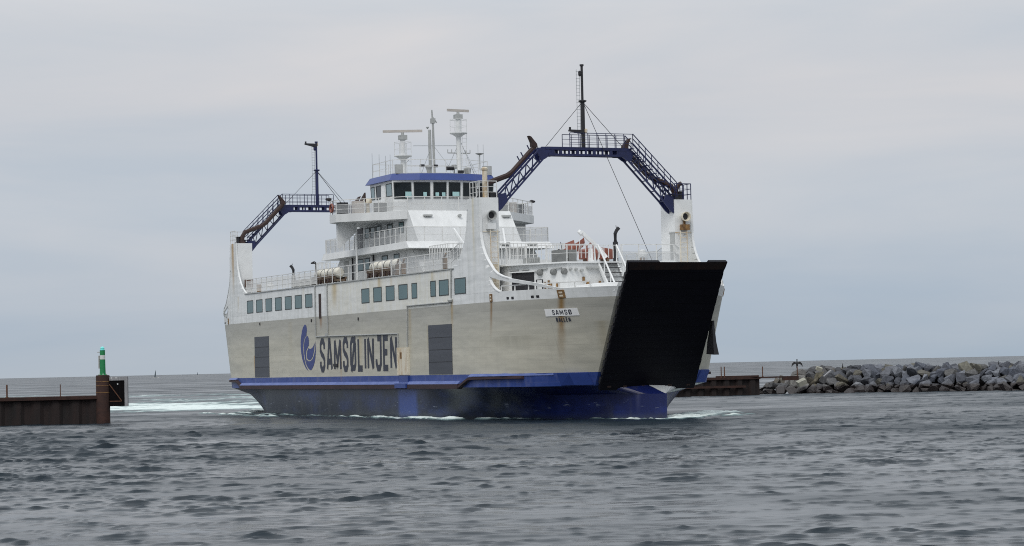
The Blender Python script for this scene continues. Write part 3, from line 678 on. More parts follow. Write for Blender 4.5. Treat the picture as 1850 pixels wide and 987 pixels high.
# bow name plate, follows the flare
def hp(u, z, d): return (u, hv(u, z) + d, z)
b = S(); rings = []
for i in range(7):
    u = 5.68 + 1.95 * i / 6; z0 = 5.83; z1 = 6.25
    rings.append([hp(u, z0, .012), hp(u, z0, .035), hp(u, z1, .035), hp(u, z1, .012)])
b.loft(rings); pl = b.build('name_plate', 'plate', ferry)
b = S(); text_on(b, 'SAMSØ', 1.15, .28, .042, lambda a, h_, k: hp(6.14 + a, 5.9 + h_, .05 + .004 * k), gap=.2); b.build('name_lettering', 'letter', pl, normals=False)
b = S(); text_on(b, 'BALLEN', .84, .25, .045, lambda a, h_, k: hp(6.26 + a, 5.5 + h_, .03 + .004 * k), gap=.16); b.build('port_lettering', 'letter', ferry, normals=False)
b = S()
for T in (TS, TP, TR, TRP):
    b = MB(T)
    for u, w in ((1.0, .26), (6.75, .42)):
        b.loft([[hp(u + d, 6.85, -.02), hp(u + d, 6.85, .05), hp(u + d, 7.3, .05), hp(u + d, 7.3, -.02)] for d in (0, w)])
    ck = b.build('mooring_chock', 'rust', ferry, split=True)
    b = MB(T)
    for u, w in ((1.06, .14), (6.85, .22)):
        for z in (6.92, 7.1): b.loft([[hp(u + d, z, .04), hp(u + d, z, .056), hp(u + d, z + .1, .056), hp(u + d, z + .1, .04)] for d in (0, w)])
    b.build('roller', 'cream', ck, split=True)
    b = MB(T)
    for u in (2.75, 3.2, 4.85, 5.25): b.loft([[hp(u + d, 6.92, -.02), hp(u + d, 6.92, .02), hp(u + d, 7.06, .02), hp(u + d, 7.06, -.02)] for d in (0, .2)])
    b.build('hawse_hole', 'black', ferry, split=True)
# anchor on the port bow
b = MB(TP)
b.loft([[hp(8.3, 3.5, .05), hp(9.2, 3.45, .05), hp(9.2, 3.45, .38), hp(8.3, 3.5, .38)], [hp(8.45, 4.2, .05), hp(9.15, 4.2, .05), hp(9.15, 4.2, .25), hp(8.45, 4.2, .25)], [hp(8.85, 5.1, .02), hp(9.15, 5.1, .02), hp(9.15, 5.1, .16), hp(8.85, 5.1, .16)], [hp(9.0, 5.4, .02), hp(9.2, 5.4, .02), hp(9.2, 5.4, .12), hp(9.0, 5.4, .12)]])
b.build('anchor', 'black', ferry)

# ---- rails
def rail(b, pts, h=1.0, n=3, gap=1.25, r=.032, top_r=None):
    P = [Vector(p) for p in pts]
    for i in range(len(P) - 1):
        a, c = P[i], P[i + 1]; d = (c - a).length; k = max(1, round(d / gap))
        for q in range(k + (1 if i == len(P) - 2 else 0)):
            p = a.lerp(c, q / k); b.bar(p, p + Vector((0, 0, h)), r)
        for q in range(n):
            z = h * (q + 1) / n; b.bar(a + Vector((0, 0, z)), c + Vector((0, 0, z)), (top_r or r) if q == n - 1 else r * .62)
def rail_part(pts, T=TS, h=1.0, n=3, gap=1.25, m='rail', net=None, r=.032, netm='net'):
    b = MB(T); rail(b, pts, h, n, gap, r); o = b.build('railing', m, ferry)
    if net:
        b = MB(T)
        for i in range(len(pts) - 1):
            a, c = Vector(pts[i]), Vector(pts[i + 1]); z0, z1 = net
            b.add([a + Vector((0, 0, z0)), c + Vector((0, 0, z0)), c + Vector((0, 0, z1)), a + Vector((0, 0, z1))], [(0, 1, 2, 3)])
        b.build('netting', netm, o, normals=False)
    return o
for T in (TS, TP):
    rail_part([(-45.0, 7.08, 9.07), (-29.0, 7.08, 9.07)], T, 1.05, 3, 1.25, net=(.08, .95), netm='netwhite')
    rail_part([(-28.9, 7.08, 9.07), (-14.6, 7.08, 9.07)], T, 1.05, 2, 1.6)
    rail_part([(-14.5, 7.08, 9.07), (-4.6, 7.08, 9.07), (-3.2, 7.08, 9.5)], T, 1.05, 3, 1.4, net=(.05, .97))
# ---- superstructure
def mir(p): return p + [(u, -v) for u, v in reversed(p)]
b = S(); b.frustum(mir([(-33.8, 4.4), (-15.0, 4.4)]), 9.07, mir([(-31.4, 4.4), (-17.4, 4.4)]), 10.96); b.build('lower_house', 'house', ferry)
b = S(); b.frustum(mir([(-32.9, 5.3), (-15.9, 5.3)]), 10.96, mir([(-32.6, 5.22), (-16.55, 5.22)]), 11.42); b.build('passenger_deck', 'house', ferry)
b = S(); b.frustum(mir([(-30.92, 3.78), (-17.88, 3.78)]), 11.42, mir([(-29.06, 3.76), (-19.74, 3.76)]), 13.7); b.build('upper_house', 'house', ferry)
b = S(); b.prism(mir([(-29.0, 3.8), (-25.0, 7.46), (-23.8, 7.46), (-19.82, 3.8)]), 13.14, 13.695); b.build('bridge_deck', 'house', ferry)
for T in (TS, TP):   # wing brackets and posts
    b = MB(T); b.extr([(-24.55, 7.1, 13.14), (-24.55, 5.7, 13.14), (-24.55, 5.7, 12.4), (-24.55, 7.05, 11.4)][::1], [(-24.3, 7.1, 13.14), (-24.3, 5.7, 13.14), (-24.3, 5.7, 12.4), (-24.3, 7.05, 11.4)]) if False else None
    q = [(7.1, 13.14), (5.75, 13.14), (5.75, 12.5), (6.9, 11.45), (7.1, 11.42)]
    b.loft([[(u, v, z) for v, z in q] for u in (-24.7, -24.45)]); b.build('wing_bracket', 'house', ferry)
    b = MB(T); b.tube([(-24.4, 5.75, 9.07), (-24.4, 5.75, 13.14)], .07, 8); b.build('wing_post', 'white', ferry)
    # windows and doors of both houses
    for a, c in ((-27.9, -27.0), (-26.75, -25.85), (-25.6, -24.7), (-23.5, -22.6), (-21.4, -20.55)):
        pass
def wall_window(T, u0, u1, z0, z1, v, glass='glass', name='window'):
    b = MB(T); w = .06
    b.box((u0, v - .02, z0), (u0 + w, v + .03, z1)); b.box((u1 - w, v - .02, z0), (u1, v + .03, z1)); b.box((u0 + w, v - .02, z0), (u1 - w, v + .03, z0 + w)); b.box((u0 + w, v - .02, z1 - w), (u1 - w, v + .03, z1))
    f = b.build(name, 'seal', ferry); b = MB(T); b.box((u0 + w, v - .02, z0 + w), (u1 - w, v + .01, z1 - w)); b.build('pane', glass, f)
for T in (TS, TP):
    for a, c in ((-27.9, -27.0), (-26.8, -25.9), (-25.7, -24.75), (-23.5, -22.6), (-21.4, -20.5)): wall_window(T, a, c, 12.25, 13.0, 3.78)
    b = MB(T); b.box((-29.45, 3.7, 11.44), (-28.3, 3.81, 13.05)); b.build('door', 'black', ferry)
    for a, c in ((-27.85, -26.7), (-26.4, -25.45), (-23.1, -22.0), (-20.85, -19.85)): wall_window(T, a, c, 9.95, 10.8, 4.4)
    b = MB(T); b.box((-30.6, 4.3, 9.09), (-29.6, 4.42, 10.8)); b.box((-18.6, 4.3, 9.09), (-17.7, 4.42, 10.7)); b.build('door', 'midgrey', ferry, split=True)
    b = MB(T); b.tube([(-28.6, 4.5, 9.1), (-28.6, 4.5, 10.95)], .06, 6); b.tube([(-24.5, 4.5, 9.1), (-24.5, 4.5, 10.95)], .06, 6); b.build('drain_pipe', 'black', ferry, split=True)
    # front side fins
    b = MB(T); b.extr([(-18.4, 4.46, 9.07), (-18.4, 4.46, 10.95), (-17.45, 4.46, 10.95), (-15.1, 4.46, 9.07)], [(-18.4, 4.41, 9.07), (-18.4, 4.41, 10.95), (-17.45, 4.41, 10.95), (-15.1, 4.41, 9.07)]); b.build('slope_fin', 'house', ferry)
    rail_part([(-32.3, 5.15, 11.42), (-16.65, 5.15, 11.42)], T, .98, 2, .95, net=(.05, .9))
    rail_part([(-24.6, 7.38, 13.7), (-23.9, 7.38, 13.7), (-19.9, 3.72, 13.7)], T, .95, 3, 1.1, net=(.05, .6))
    rail_part([(-24.6, 7.38, 13.7), (-25.0, 7.38, 13.7), (-28.9, 3.72, 13.7)], T, .95, 3, 1.1)
    b = MB(T); b.bar((-16.6, 1.8, 12.3), (-15.6, 1.5, 11.2), .08); b.build('rail_brace', 'white', ferry, split=True)
for T in (TS, TR):
    rail_part([(-16.65, 5.15, 11.42), (-16.65, -5.15, 11.42)], T, .98, 2, 1.3, net=(.03, .95))
    rail_part([(-19.86, 3.72, 13.7), (-19.86, -3.72, 13.7)], T, .95, 2, 1.2, net=(.03, .9))
    # strip lights on the sloping fronts
    b = MB(T)
    for v in (2.5, -3.3): b.box((-19.62, v - .3, 13.28), (-19.2, v + .3, 13.4))
    for v in (-1.6, -3.6): b.box((-16.35, v - .45, 11.18), (-15.98, v + .2, 11.3))
    b.lathe((-19.5, .2, 13.35), [(.06, 0), (.1, .1), (.1, .4)], 8, 'x'); b.lathe((-16.2, -1.9, 11.25), [(.06, 0), (.1, .1), (.1, .35)], 8, 'x')
    b.build('strip_light', 'midgrey', ferry, split=True)
    # low forward house with barred rail
    b = MB(T); b.prism(mir([(-15.6, 4.35), (-11.4, 4.35)]), 9.08, 9.95); b.build('forward_house', 'house', ferry)
    rail_part([(-14.9, 4.25, 9.95), (-11.6, 4.25, 9.95), (-11.6, -4.25, 9.95), (-14.9, -4.25, 9.95)], T, 1.05, 1, .28, r=.026)
# ---- wheelhouse
wp = [(-26.6, 3.7), (-22.5, 3.7), (-21.98, 1.1), (-21.84, 0.02)]
wt = [(-26.7, 3.8), (-22.4, 3.82), (-21.84, 1.12), (-21.68, 0.02)]
b = S(); b.frustum(mir(wp), 13.7, mir(wt), 15.95); b.build('wheelhouse', 'house', ferry)
def off(p, d): return [(u - d * .2 if u < MID else u + d, v + d) for u, v in p]
e0 = [(-27.1, 4.02), (-22.42, 4.02), (-21.75, 2.05), (-21.45, 0.02)]; e1 = [(-26.9, 3.72), (-22.6, 3.74), (-21.95, 1.95), (-21.68, .02)]
b = S(); b.frustum(mir(e0), 15.95, mir(e1), 16.42); b.build('wheelhouse_roof', 'roof', ferry)
b = S(); b.prism(mir([(u + (.12 if u < MID else -.12), v - .12 if v > .5 else v) for u, v in e1]), 16.4, 16.45); b.build('roof_deck', 'midgrey', ferry)
def facet_window(T, a, c, f0, f1, h0, h1, glass):
    """window on an inclined wheelhouse facet between wall corners a and c"""
    def P(f, h_, d):
        q0 = Vector((*wp[a], 13.7)).lerp(Vector((*wp[c], 13.7)), f); q1 = Vector((*wt[a], 15.95)).lerp(Vector((*wt[c], 15.95)), f)
        p = q0.lerp(q1, h_); e = Vector((*wp[c], 0)) - Vector((*wp[a], 0)); n = Vector((-e.y, e.x, 0)).normalized()
        if n.x * 1 + n.y * .3 < 0: n = -n
        return tuple(p + n * d)
    def slab(fa, fb, ha, hb, d):
        k = [P(fa, ha, -.02), P(fb, ha, -.02), P(fb, hb, -.02), P(fa, hb, -.02), P(fa, ha, d), P(fb, ha, d), P(fb, hb, d), P(fa, hb, d)]
        return k, [(0, 3, 2, 1), (4, 5, 6, 7), (0, 1, 5, 4), (1, 2, 6, 5), (2, 3, 7, 6), (3, 0, 4, 7)]
    b = MB(T); wf = (f1 - f0) * .04; wh = .022
    for q in ((f0, f0 + wf, h0, h1), (f1 - wf, f1, h0, h1), (f0 + wf, f1 - wf, h0, h0 + wh), (f0 + wf, f1 - wf, h1 - wh, h1)): b.add(*slab(*q, .03))
    f = b.build('window', 'seal', ferry); b = MB(T); b.add(*slab(f0 + wf, f1 - wf, h0 + wh, h1 - wh, .008)); b.build('pane', glass, f)
for T in (TS, TP):
    facet_window(T, 2, 3, .1, .94, .43, .94, 'wheelglass'); facet_window(T, 1, 2, .03, .48, .43, .94, 'wheelglass'); facet_window(T, 1, 2, .54, .96, .43, .94, 'wheelglass')
    facet_window(T, 0, 1, .72, .98, .52, .92, 'paleglass'); facet_window(T, 0, 1, .03, .2, .52, .92, 'paleglass'); facet_window(T, 0, 1, .27, .5, .5, .92, 'wheelglass')
    b = MB(T); b.box((-24.45, 3.72, 13.75), (-23.75, 3.85, 15.7)); b.build('door', 'white', ferry)
# far-side daylight seen through the glass, painted as pale slabs at the front panes
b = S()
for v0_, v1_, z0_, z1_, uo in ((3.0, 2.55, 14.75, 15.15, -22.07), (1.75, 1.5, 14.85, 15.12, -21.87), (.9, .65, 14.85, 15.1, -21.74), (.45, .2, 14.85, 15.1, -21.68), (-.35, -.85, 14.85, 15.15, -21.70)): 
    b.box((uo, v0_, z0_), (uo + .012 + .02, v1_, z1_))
b.build('daylight_slab', 'cyan', ferry, split=True)
rail_pts = [(-26.7, 3.55, 16.42), (-22.9, 3.55, 16.42), (-22.1, 1.8, 16.42), (-21.95, 0, 16.42), (-22.1, -1.8, 16.42), (-22.9, -3.55, 16.42), (-26.7, -3.55, 16.42), (-26.7, 3.55, 16.42)]
rail_part(rail_pts, TS, .98, 2, 1.2, r=.025)
# ---- masts on the roof
def radar_mast(v, z_plat, z_top, scan, ang, z0=16.42):
    b = S(); b.tube([(MID, v, z0), (MID, v, z_top)], .18, 10); ms = b.build('radar_mast', 'white', ferry, True)
    b = S(); b.lathe((MID, v, z_plat - .28), [(.15, 0), (.5, .22), (.66, .26), (.66, .32)], 8); 
    n = 8; pts = [(MID + .62 * math.cos(math.tau * i / n), v + .62 * math.sin(math.tau * i / n), z_plat) for i in range(n + 1)]
    rail(b, pts, .95, 2, .6, .022); b.build('radar_platform', 'white', ms)
    b = S(); b.box((MID - .25, v - .25, z_top), (MID + .25, v + .25, z_top + .32)); b.lathe((MID, v, z_top + .32), [(.12, 0), (.1, .2)], 8); b.build('gearbox', 'midgrey', ms)
    b = S(); c_, s_ = math.cos(ang), math.sin(ang); h = z_top + .52; hw = scan / 2
    pr = [(-hw, -.06), (hw, -.06), (hw, .06), (-hw, .06)]
    b.prism([(MID + x * s_ - y * c_, v + x * c_ + y * s_) for x, y in pr], h, h + .17); b.build('radar_scanner', 'radar', ms)
    b = S()
    for dv in (-.16, .16): b.bar((MID + .2, v - .35 + dv, z0), (MID + .2, v - .35 + dv, z_plat), .02)
    for i in range(int((z_plat - z0) / .28)): b.bar((MID + .2, v - .51, z0 + .2 + i * .28), (MID + .2, v - .19, z0 + .2 + i * .28), .016)
    b.build('mast_ladder', 'white', ms)
    return ms
m1 = radar_mast(2.18, 17.82, 18.95, 2.75, R(-22)); m2 = radar_mast(-2.04, 19.5, 20.5, 1.75, R(8))
b = S(); b.tube([(MID, .15, 16.42), (MID, .15, 19.7)], .11, 8); b.tube([(MID, -.15, 16.42), (MID, -.12, 19.9), (MID, -.05, 21.1)], .10, 8, True, .5)
b.bar((MID, -.1, 20.6), (MID, -.4, 20.2), .05); b.bar((MID, -.1, 20.2), (MID, -.3, 20.5), .05); b.box((MID - .1, -.25, 20.15), (MID + .1, .05, 20.5)); b.lathe((MID, .3, 19.75), [(.03, 0), (.12, .12), (.1, .16)], 8)
sm = b.build('signal_mast', 'midgrey', ferry)
b = S(); b.bar((MID, 1.4, 18.55), (MID, -2.0, 18.62), .025)
for p, q in (((MID, .1, 18.4), (MID + .6, 1.1, 16.5)), ((MID, -.2, 18.5), (MID + .8, -2.0 + .6, 16.5)), ((MID, -2.2, 18.9), (MID - .5, -3.5, 16.5)), ((MID, -1.9, 18.5), (MID + .3, -.8, 16.5)), ((MID, 1.7, 17.6), (MID, 2.9, 16.5)), ((MID, -2.5, 18.3), (MID + .5, -3.2, 16.5))):
    b.bar(p, q, .018)
b.build('stay_wire', 'railgrey', sm, split=True)
b = S(); b.bar((MID, -1.2, 18.1), (MID, -2.9, 18.1), .05)
for v in (-1.2, -1.5, -2.6, -2.9): b.bar((MID, v, 18.1), (MID, v, 18.35), .03)
b.build('light_yard', 'midgrey', m2)
b = S()
for v, u in ((3.6, -26.7), (3.5, -25.6), (3.5, -24.4), (3.5, -23.5)): b.bar((u, v, 16.4), (u, v, 18.0 + .2 * math.sin(u * 7)), .016)
for v in (-3.3, -2.9): b.bar((-23.0, v, 16.4), (-23.0, v, 18.6), .014)
b.build('whip_aerial', 'railgrey', ferry, split=True)
b = S()
b.lathe((-22.5, 1.05, 16.42), [(.12, 0), (.16, .3), (.28, .55), (.24, .62)], 10); b.lathe((-22.6, -.9, 16.5), [(.05, 0), (.05, .3), (.2, .32), (.2, .6)], 8); b.lathe((-22.6, -1.9, 16.5), [(.22, 0), (.3, .35), (.1, .45)], 8)
b.box((-22.7, 3.0, 16.42), (-22.4, 3.5, 17.05)); b.box((-22.8, -3.7, 16.42), (-22.5, -3.1, 17.05))
b.build('searchlight', 'midgrey', ferry, split=True)
b = S(); b.lathe((-22.4, -.75, 16.85), [(.16, 0), (.16, .5)], 10, 'y'); b.box((-22.6, -1.5, 16.5), (-22.3, -1.1, 16.7)); b.lathe((-22.35, 1.45, 16.98), [(.1, 0), (.1, .3)], 8, 'y'); b.lathe((-22.35, .45, 16.98), [(.1, 0), (.1, .3)], 8, 'y'); b.build('horn', 'black', ferry, split=True)
# things on the bridge wings
for T in (TS, TP):
    b = MB(T); b.box((-24.9, 6.35, 13.72), (-24.3, 6.95, 14.55)); b.build('wing_console', 'black', ferry)
    b = MB(T); b.box((-24.3, 5.35, 13.72), (-23.7, 6.1, 14.62)); b.build('deck_locker', 'radar', ferry)
    b = MB(T); b.box((-22.95, 4.2, 13.76), (-22.5, 5.0, 14.4)); b.build('air_unit', 'grey', ferry)
    b = MB(T); b.lathe((-24.1, 5.0, 13.7), [(.14, 0), (.14, .75), (.3, .78), (.32, 1.0), (.24, 1.12)], 12); b.build('mushroom_vent', 'cream', ferry, True)
    b = MB(T); b.extr([(-24.75, 5.2, 14.6), (-24.75, 5.2, 14.75), (-23.9, 5.2, 15.2), (-23.85, 5.2, 14.6)], [(-24.75, 5.3, 14.6), (-24.75, 5.3, 14.75), (-23.9, 5.3, 15.2), (-23.85, 5.3, 14.6)]); b.build('folded_cover', 'brown', ferry)
    b = MB(T); b.lathe((-24.5, 7.5, 14.75), [(.08, 0), (.13, .15), (.06, .4)], 8, 'y'); b.build('wing_searchlight', 'black', ferry)
# ---- funnel arches between the towers
def arch(T, bow):
    ua, ub = -.72, -.12
    b = MB(T)
    for u in (ua, ub):
        b.box((u - .06, -2.7, 15.98), (u + .06, 2.7, 16.12)); b.box((u - .06, -2.5, 15.62), (u + .06, 2.5, 15.74))
        for i in range(9): v = -2.25 + i * .5625; b.box((u - .05, v - (.09 if i % 2 else .05), 15.74), (u + .05, v + (.09 if i % 2 else .05), 15.98))
    b.box((ua - .06, -2.6, 16.121), (ub + .06, 2.6, 16.15))
    ar = b.build('arch_girder', 'blue', ferry)
    for s in (1, -1):
        b = MB(T)
        for u in (ua, ub):
            g = [(2.1, 16.14), (2.95, 16.14), (3.28, 15.85), (2.98, 15.3), (2.72, 15.42), (2.45, 15.6), (2.1, 15.6)]
            b.loft([[(u - .04, s * v, z) for v, z in g], [(u + .04, s * v, z) for v, z in g]])
            q = [(5.9, 13.25), (5.9, 12.2), (5.65, 12.38), (5.25, 12.85), (5.35, 13.35), (5.6, 13.3)]
            b.loft([[(u - .05, s * v, z) for v, z in q], [(u + .05, s * v, z) for v, z in q]])
        b.build('gusset', 'blue', ar, split=True)
        b = MB(T); A0, A1, B0, B1 = (3.1, 15.98), (5.75, 13.3), (2.85, 15.42), (5.85, 12.32)
        def P(k, f): a, c = (A0, A1) if k == 'a' else (B0, B1); return (a[0] + (c[0] - a[0]) * f, a[1] + (c[1] - a[1]) * f)
        for u in (ua, ub):
            for k in 'ab':
                p, q = P(k, 0), P(k, 1); b.tube([(u, s * p[0], p[1]), (u, s * q[0], q[1])], .07, 4)
            n = 6
            for i in range(n if u == ub else 0):
                p, q = P('a', i / n), P('b', (i + .5) / n); r_ = P('a', (i + 1) / n)
                b.bar((u, s * p[0], p[1]), (u, s * q[0], q[1]), .036); b.bar((u, s * q[0], q[1]), (u, s * r_[0], r_[1]), .036)
        for k in 'ab':
            for i in range(6):
                p = P(k, i / 5); b.bar((ua, s * p[0], p[1]), (ub, s * p[0], p[1]), .04)
        b.build('arch_leg', 'blue', ar)
        b = MB(T); um = -.95
        b.tube([(um, s * 6.45, 13.06), (um, s * 6.42, 13.6), (um, s * 6.2, 13.95), (um, s * 5.7, 14.15), (um, s * 4.85, 14.45), (um, s * 4.5, 14.68), (um, s * 3.35, 15.86), (um, s * 3.12, 16.08), (um, s * 3.06, 16.3)], .17, 8)
        b.lathe((um, s * 6.45, 13.05), [(.24, 0), (.24, .18), (.19, .2)], 8)
        ex = b.build('exhaust_pipe', 'brown', ferry, True)
        b = MB(T)
        b.loft([[(um - .17, s * 2.88, 16.16), (um + .17, s * 2.88, 16.16), (um + .17, s * 3.24, 16.2), (um - .17, s * 3.24, 16.2)], [(um - .17, s * 2.92, 16.38), (um + .17, s * 2.92, 16.38), (um + .17, s * 3.26, 16.46), (um - .17, s * 3.26, 16.46)], [(um - .16, s * 3.3, 16.82), (um + .16, s * 3.3, 16.82), (um + .16, s * 3.44, 16.86), (um - .16, s * 3.44, 16.86)]])
        b.build('exhaust_outlet', 'brown', ex)
        b = MB(T)
        for f in (.08, .38, .55):
            v, z = 3.2 + (4.5 - 3.2) * f * 1.1, 16.05 - (16.05 - 14.75) * f * 1.1
            b.bar((um, s * v, z), (um, s * (v - .02) + s * .22, z + .36), .04)
        b.build('pipe_bracket', 'blue', ex, split=True)
    # walkway rail (port side of the bow arch; turned half round at the stern)
    b = MB(T); s = -1
    for u in (ua - .15, ub + .3):
        rail(b, [(u, 1.2, 16.12), (u, -3.05, 16.12)], .86, 3, .62, .026)
        lo = Vector((u, -3.05, 16.12)); hi = Vector((u, -6.0, 13.2)); d = Vector((0, 0, 0))
        for z in (.3, .58, .88): b.bar(lo + Vector((0, 0, z)), hi + Vector((0, 0, z)), .034)
        for i in range(8):
            p = lo.lerp(hi, i / 7); b.bar(p, p + Vector((0, 0, .88)), .026)
    for i in range(12):
        v = -3.05 - i * .25; z = 16.1 - i * .2475; b.box((ua - .15, v - .1, z - .02), (ub + .3, v + .1, z + .02))
    b.build('walkway_rail', 'blue' if bow else 'railgrey', ar) if bow else b.build('walkway_rail', 'blue', ar)
    # mast
    b = MB(T); um = -.42; zk = 18.95 if bow else 18.9
    b.tube([(um, 0, 16.12), (um, 0, zk)], .125, 8); b.tube([(um, 0, zk), (um, 0, 21.15)], .075, 8); b.lathe((um, 0, zk - .08), [(.08, 0), (.26, .1), (.26, .15), (.08, .2)], 8); b.lathe((um, 0, 21.1), [(.06, 0), (.13, .02), (.13, .12)], 8)
    b.lathe((um, .14 if bow else -.14, 20.5), [(.07, 0), (.1, .1), (.1, .28), (.05, .32)], 8)
    ma = b.build('arch_mast', 'black' if bow else 'blue', ferry)
    b = MB(T); lv = .27
    for dv in (-.1, .1): b.bar((um, (lv + dv) * (1 if bow else -1), 17.0), (um, (lv + dv) * (1 if bow else -1), 20.9), .014)
    for i in range(19): b.bar((um, lv - .13 if bow else -lv + .13, 17.0 + i * .21), (um, lv + .13 if bow else -lv - .13, 17.0 + i * .21), .014)
    b.build('mast_ladder', 'railgrey', ma)
    b = MB(T)
    if bow: z0, zc = 17.18, 17.0
    else: z0, zc = 21.0, 20.75
    sg = 1 if bow else -1
    b.loft([[(um - .1, 0, zc), (um + .1, 0, zc), (um + .1, 0, z0 + .05), (um - .1, 0, z0 + .05)], [(um - .1, sg * .95, z0 - .04), (um + .1, sg * .95, z0 - .04), (um + .1, sg * .95, z0 + .06), (um - .1, sg * .95, z0 + .06)]])
    b.lathe((um, sg * .88, z0 + .05), [(.07, 0), (.07, .16)], 8); b.build('mast_arm', 'black', ma)
    b = MB(T); b.lathe((um + .16, -.12 * sg, z0 - .12), [(.07, 0), (.09, .05), (.09, .2), (.05, .24)], 8); b.build('mast_lamp', 'cream', ma)
    b = MB(T); b.bar((um, 0, zk), (um, 2.55, 16.15), .018); b.bar((um, 0, zk), (um, -2.75, 16.15), .018); b.bar((um, -.1 * sg, zk - .15), (1.2 if bow else -10.0, -3.7 * sg, 9.1), .022); b.build('stay_wire', 'black', ma, split=True)
arch(TS, True); arch(TR, False)
# ---- tower tops
for T, main in ((TS, 1), (TP, 0), (TR, 0), (TRP, 2)):
    rail_part([(-1.45, 7.1, 13.05), (-.05, 7.1, 13.05), (-.05, 5.98, 13.05)], T, .98, 3, .55, m='rail' if main else 'blue', r=.03)
    b = MB(T); b.lathe((-.75, 6.7, 13.05), [(.26, 0), (.28, .1), (.2, .16), (.2, .5), (.26, .55)], 10); b.box((-.5, 6.0, 13.06), (-.15, 6.35, 13.4)); b.build('tower_vent', 'black', ferry, split=True)
    if main == 1:
        b = MB(T); b.tube([(-.3, 6.62, 13.05), (-.3, 6.62, 14.7)], .155, 10); b.lathe((-.3, 6.62, 14.65), [(.17, 0), (.2, .05), (.2, .16), (.1, .22)], 10); vp = b.build('vent_post', 'cream', ferry, True)
        b = MB(T); b.bar((-.45, 6.85, 14.7), (-.45, 6.85, 15.62), .03); b.lathe((-.45, 6.85, 15.58), [(.03, 0), (.24, .08), (.26, .11), (.05, .13)], 10); b.build('satellite_dish', 'midgrey', vp)
    if main == 0:
        b = MB(T); b.tube([(-.6, 6.35, 13.1), (-.6, 6.35, 13.75), (-.6, 6.33, 13.95), (-.6, 6.2, 14.1), (-.6, 6.02, 14.14)][::1] if T is TR else [(-.4, 6.3, 13.1), (-.4, 6.3, 13.72), (-.4, 6.42, 14.0), (-.4, 6.62, 14.08)], .13, 8); b.build('goose_neck', 'brown', ferry, True)
    b = MB(T)
    b.box((-.6, 5.87, 9.4), (-.05, 5.915, 11.0)); b.box((-.75, 5.86, 11.0), (0, 5.92, 11.06)); b.build('tower_door', 'midgrey', ferry, split=True)

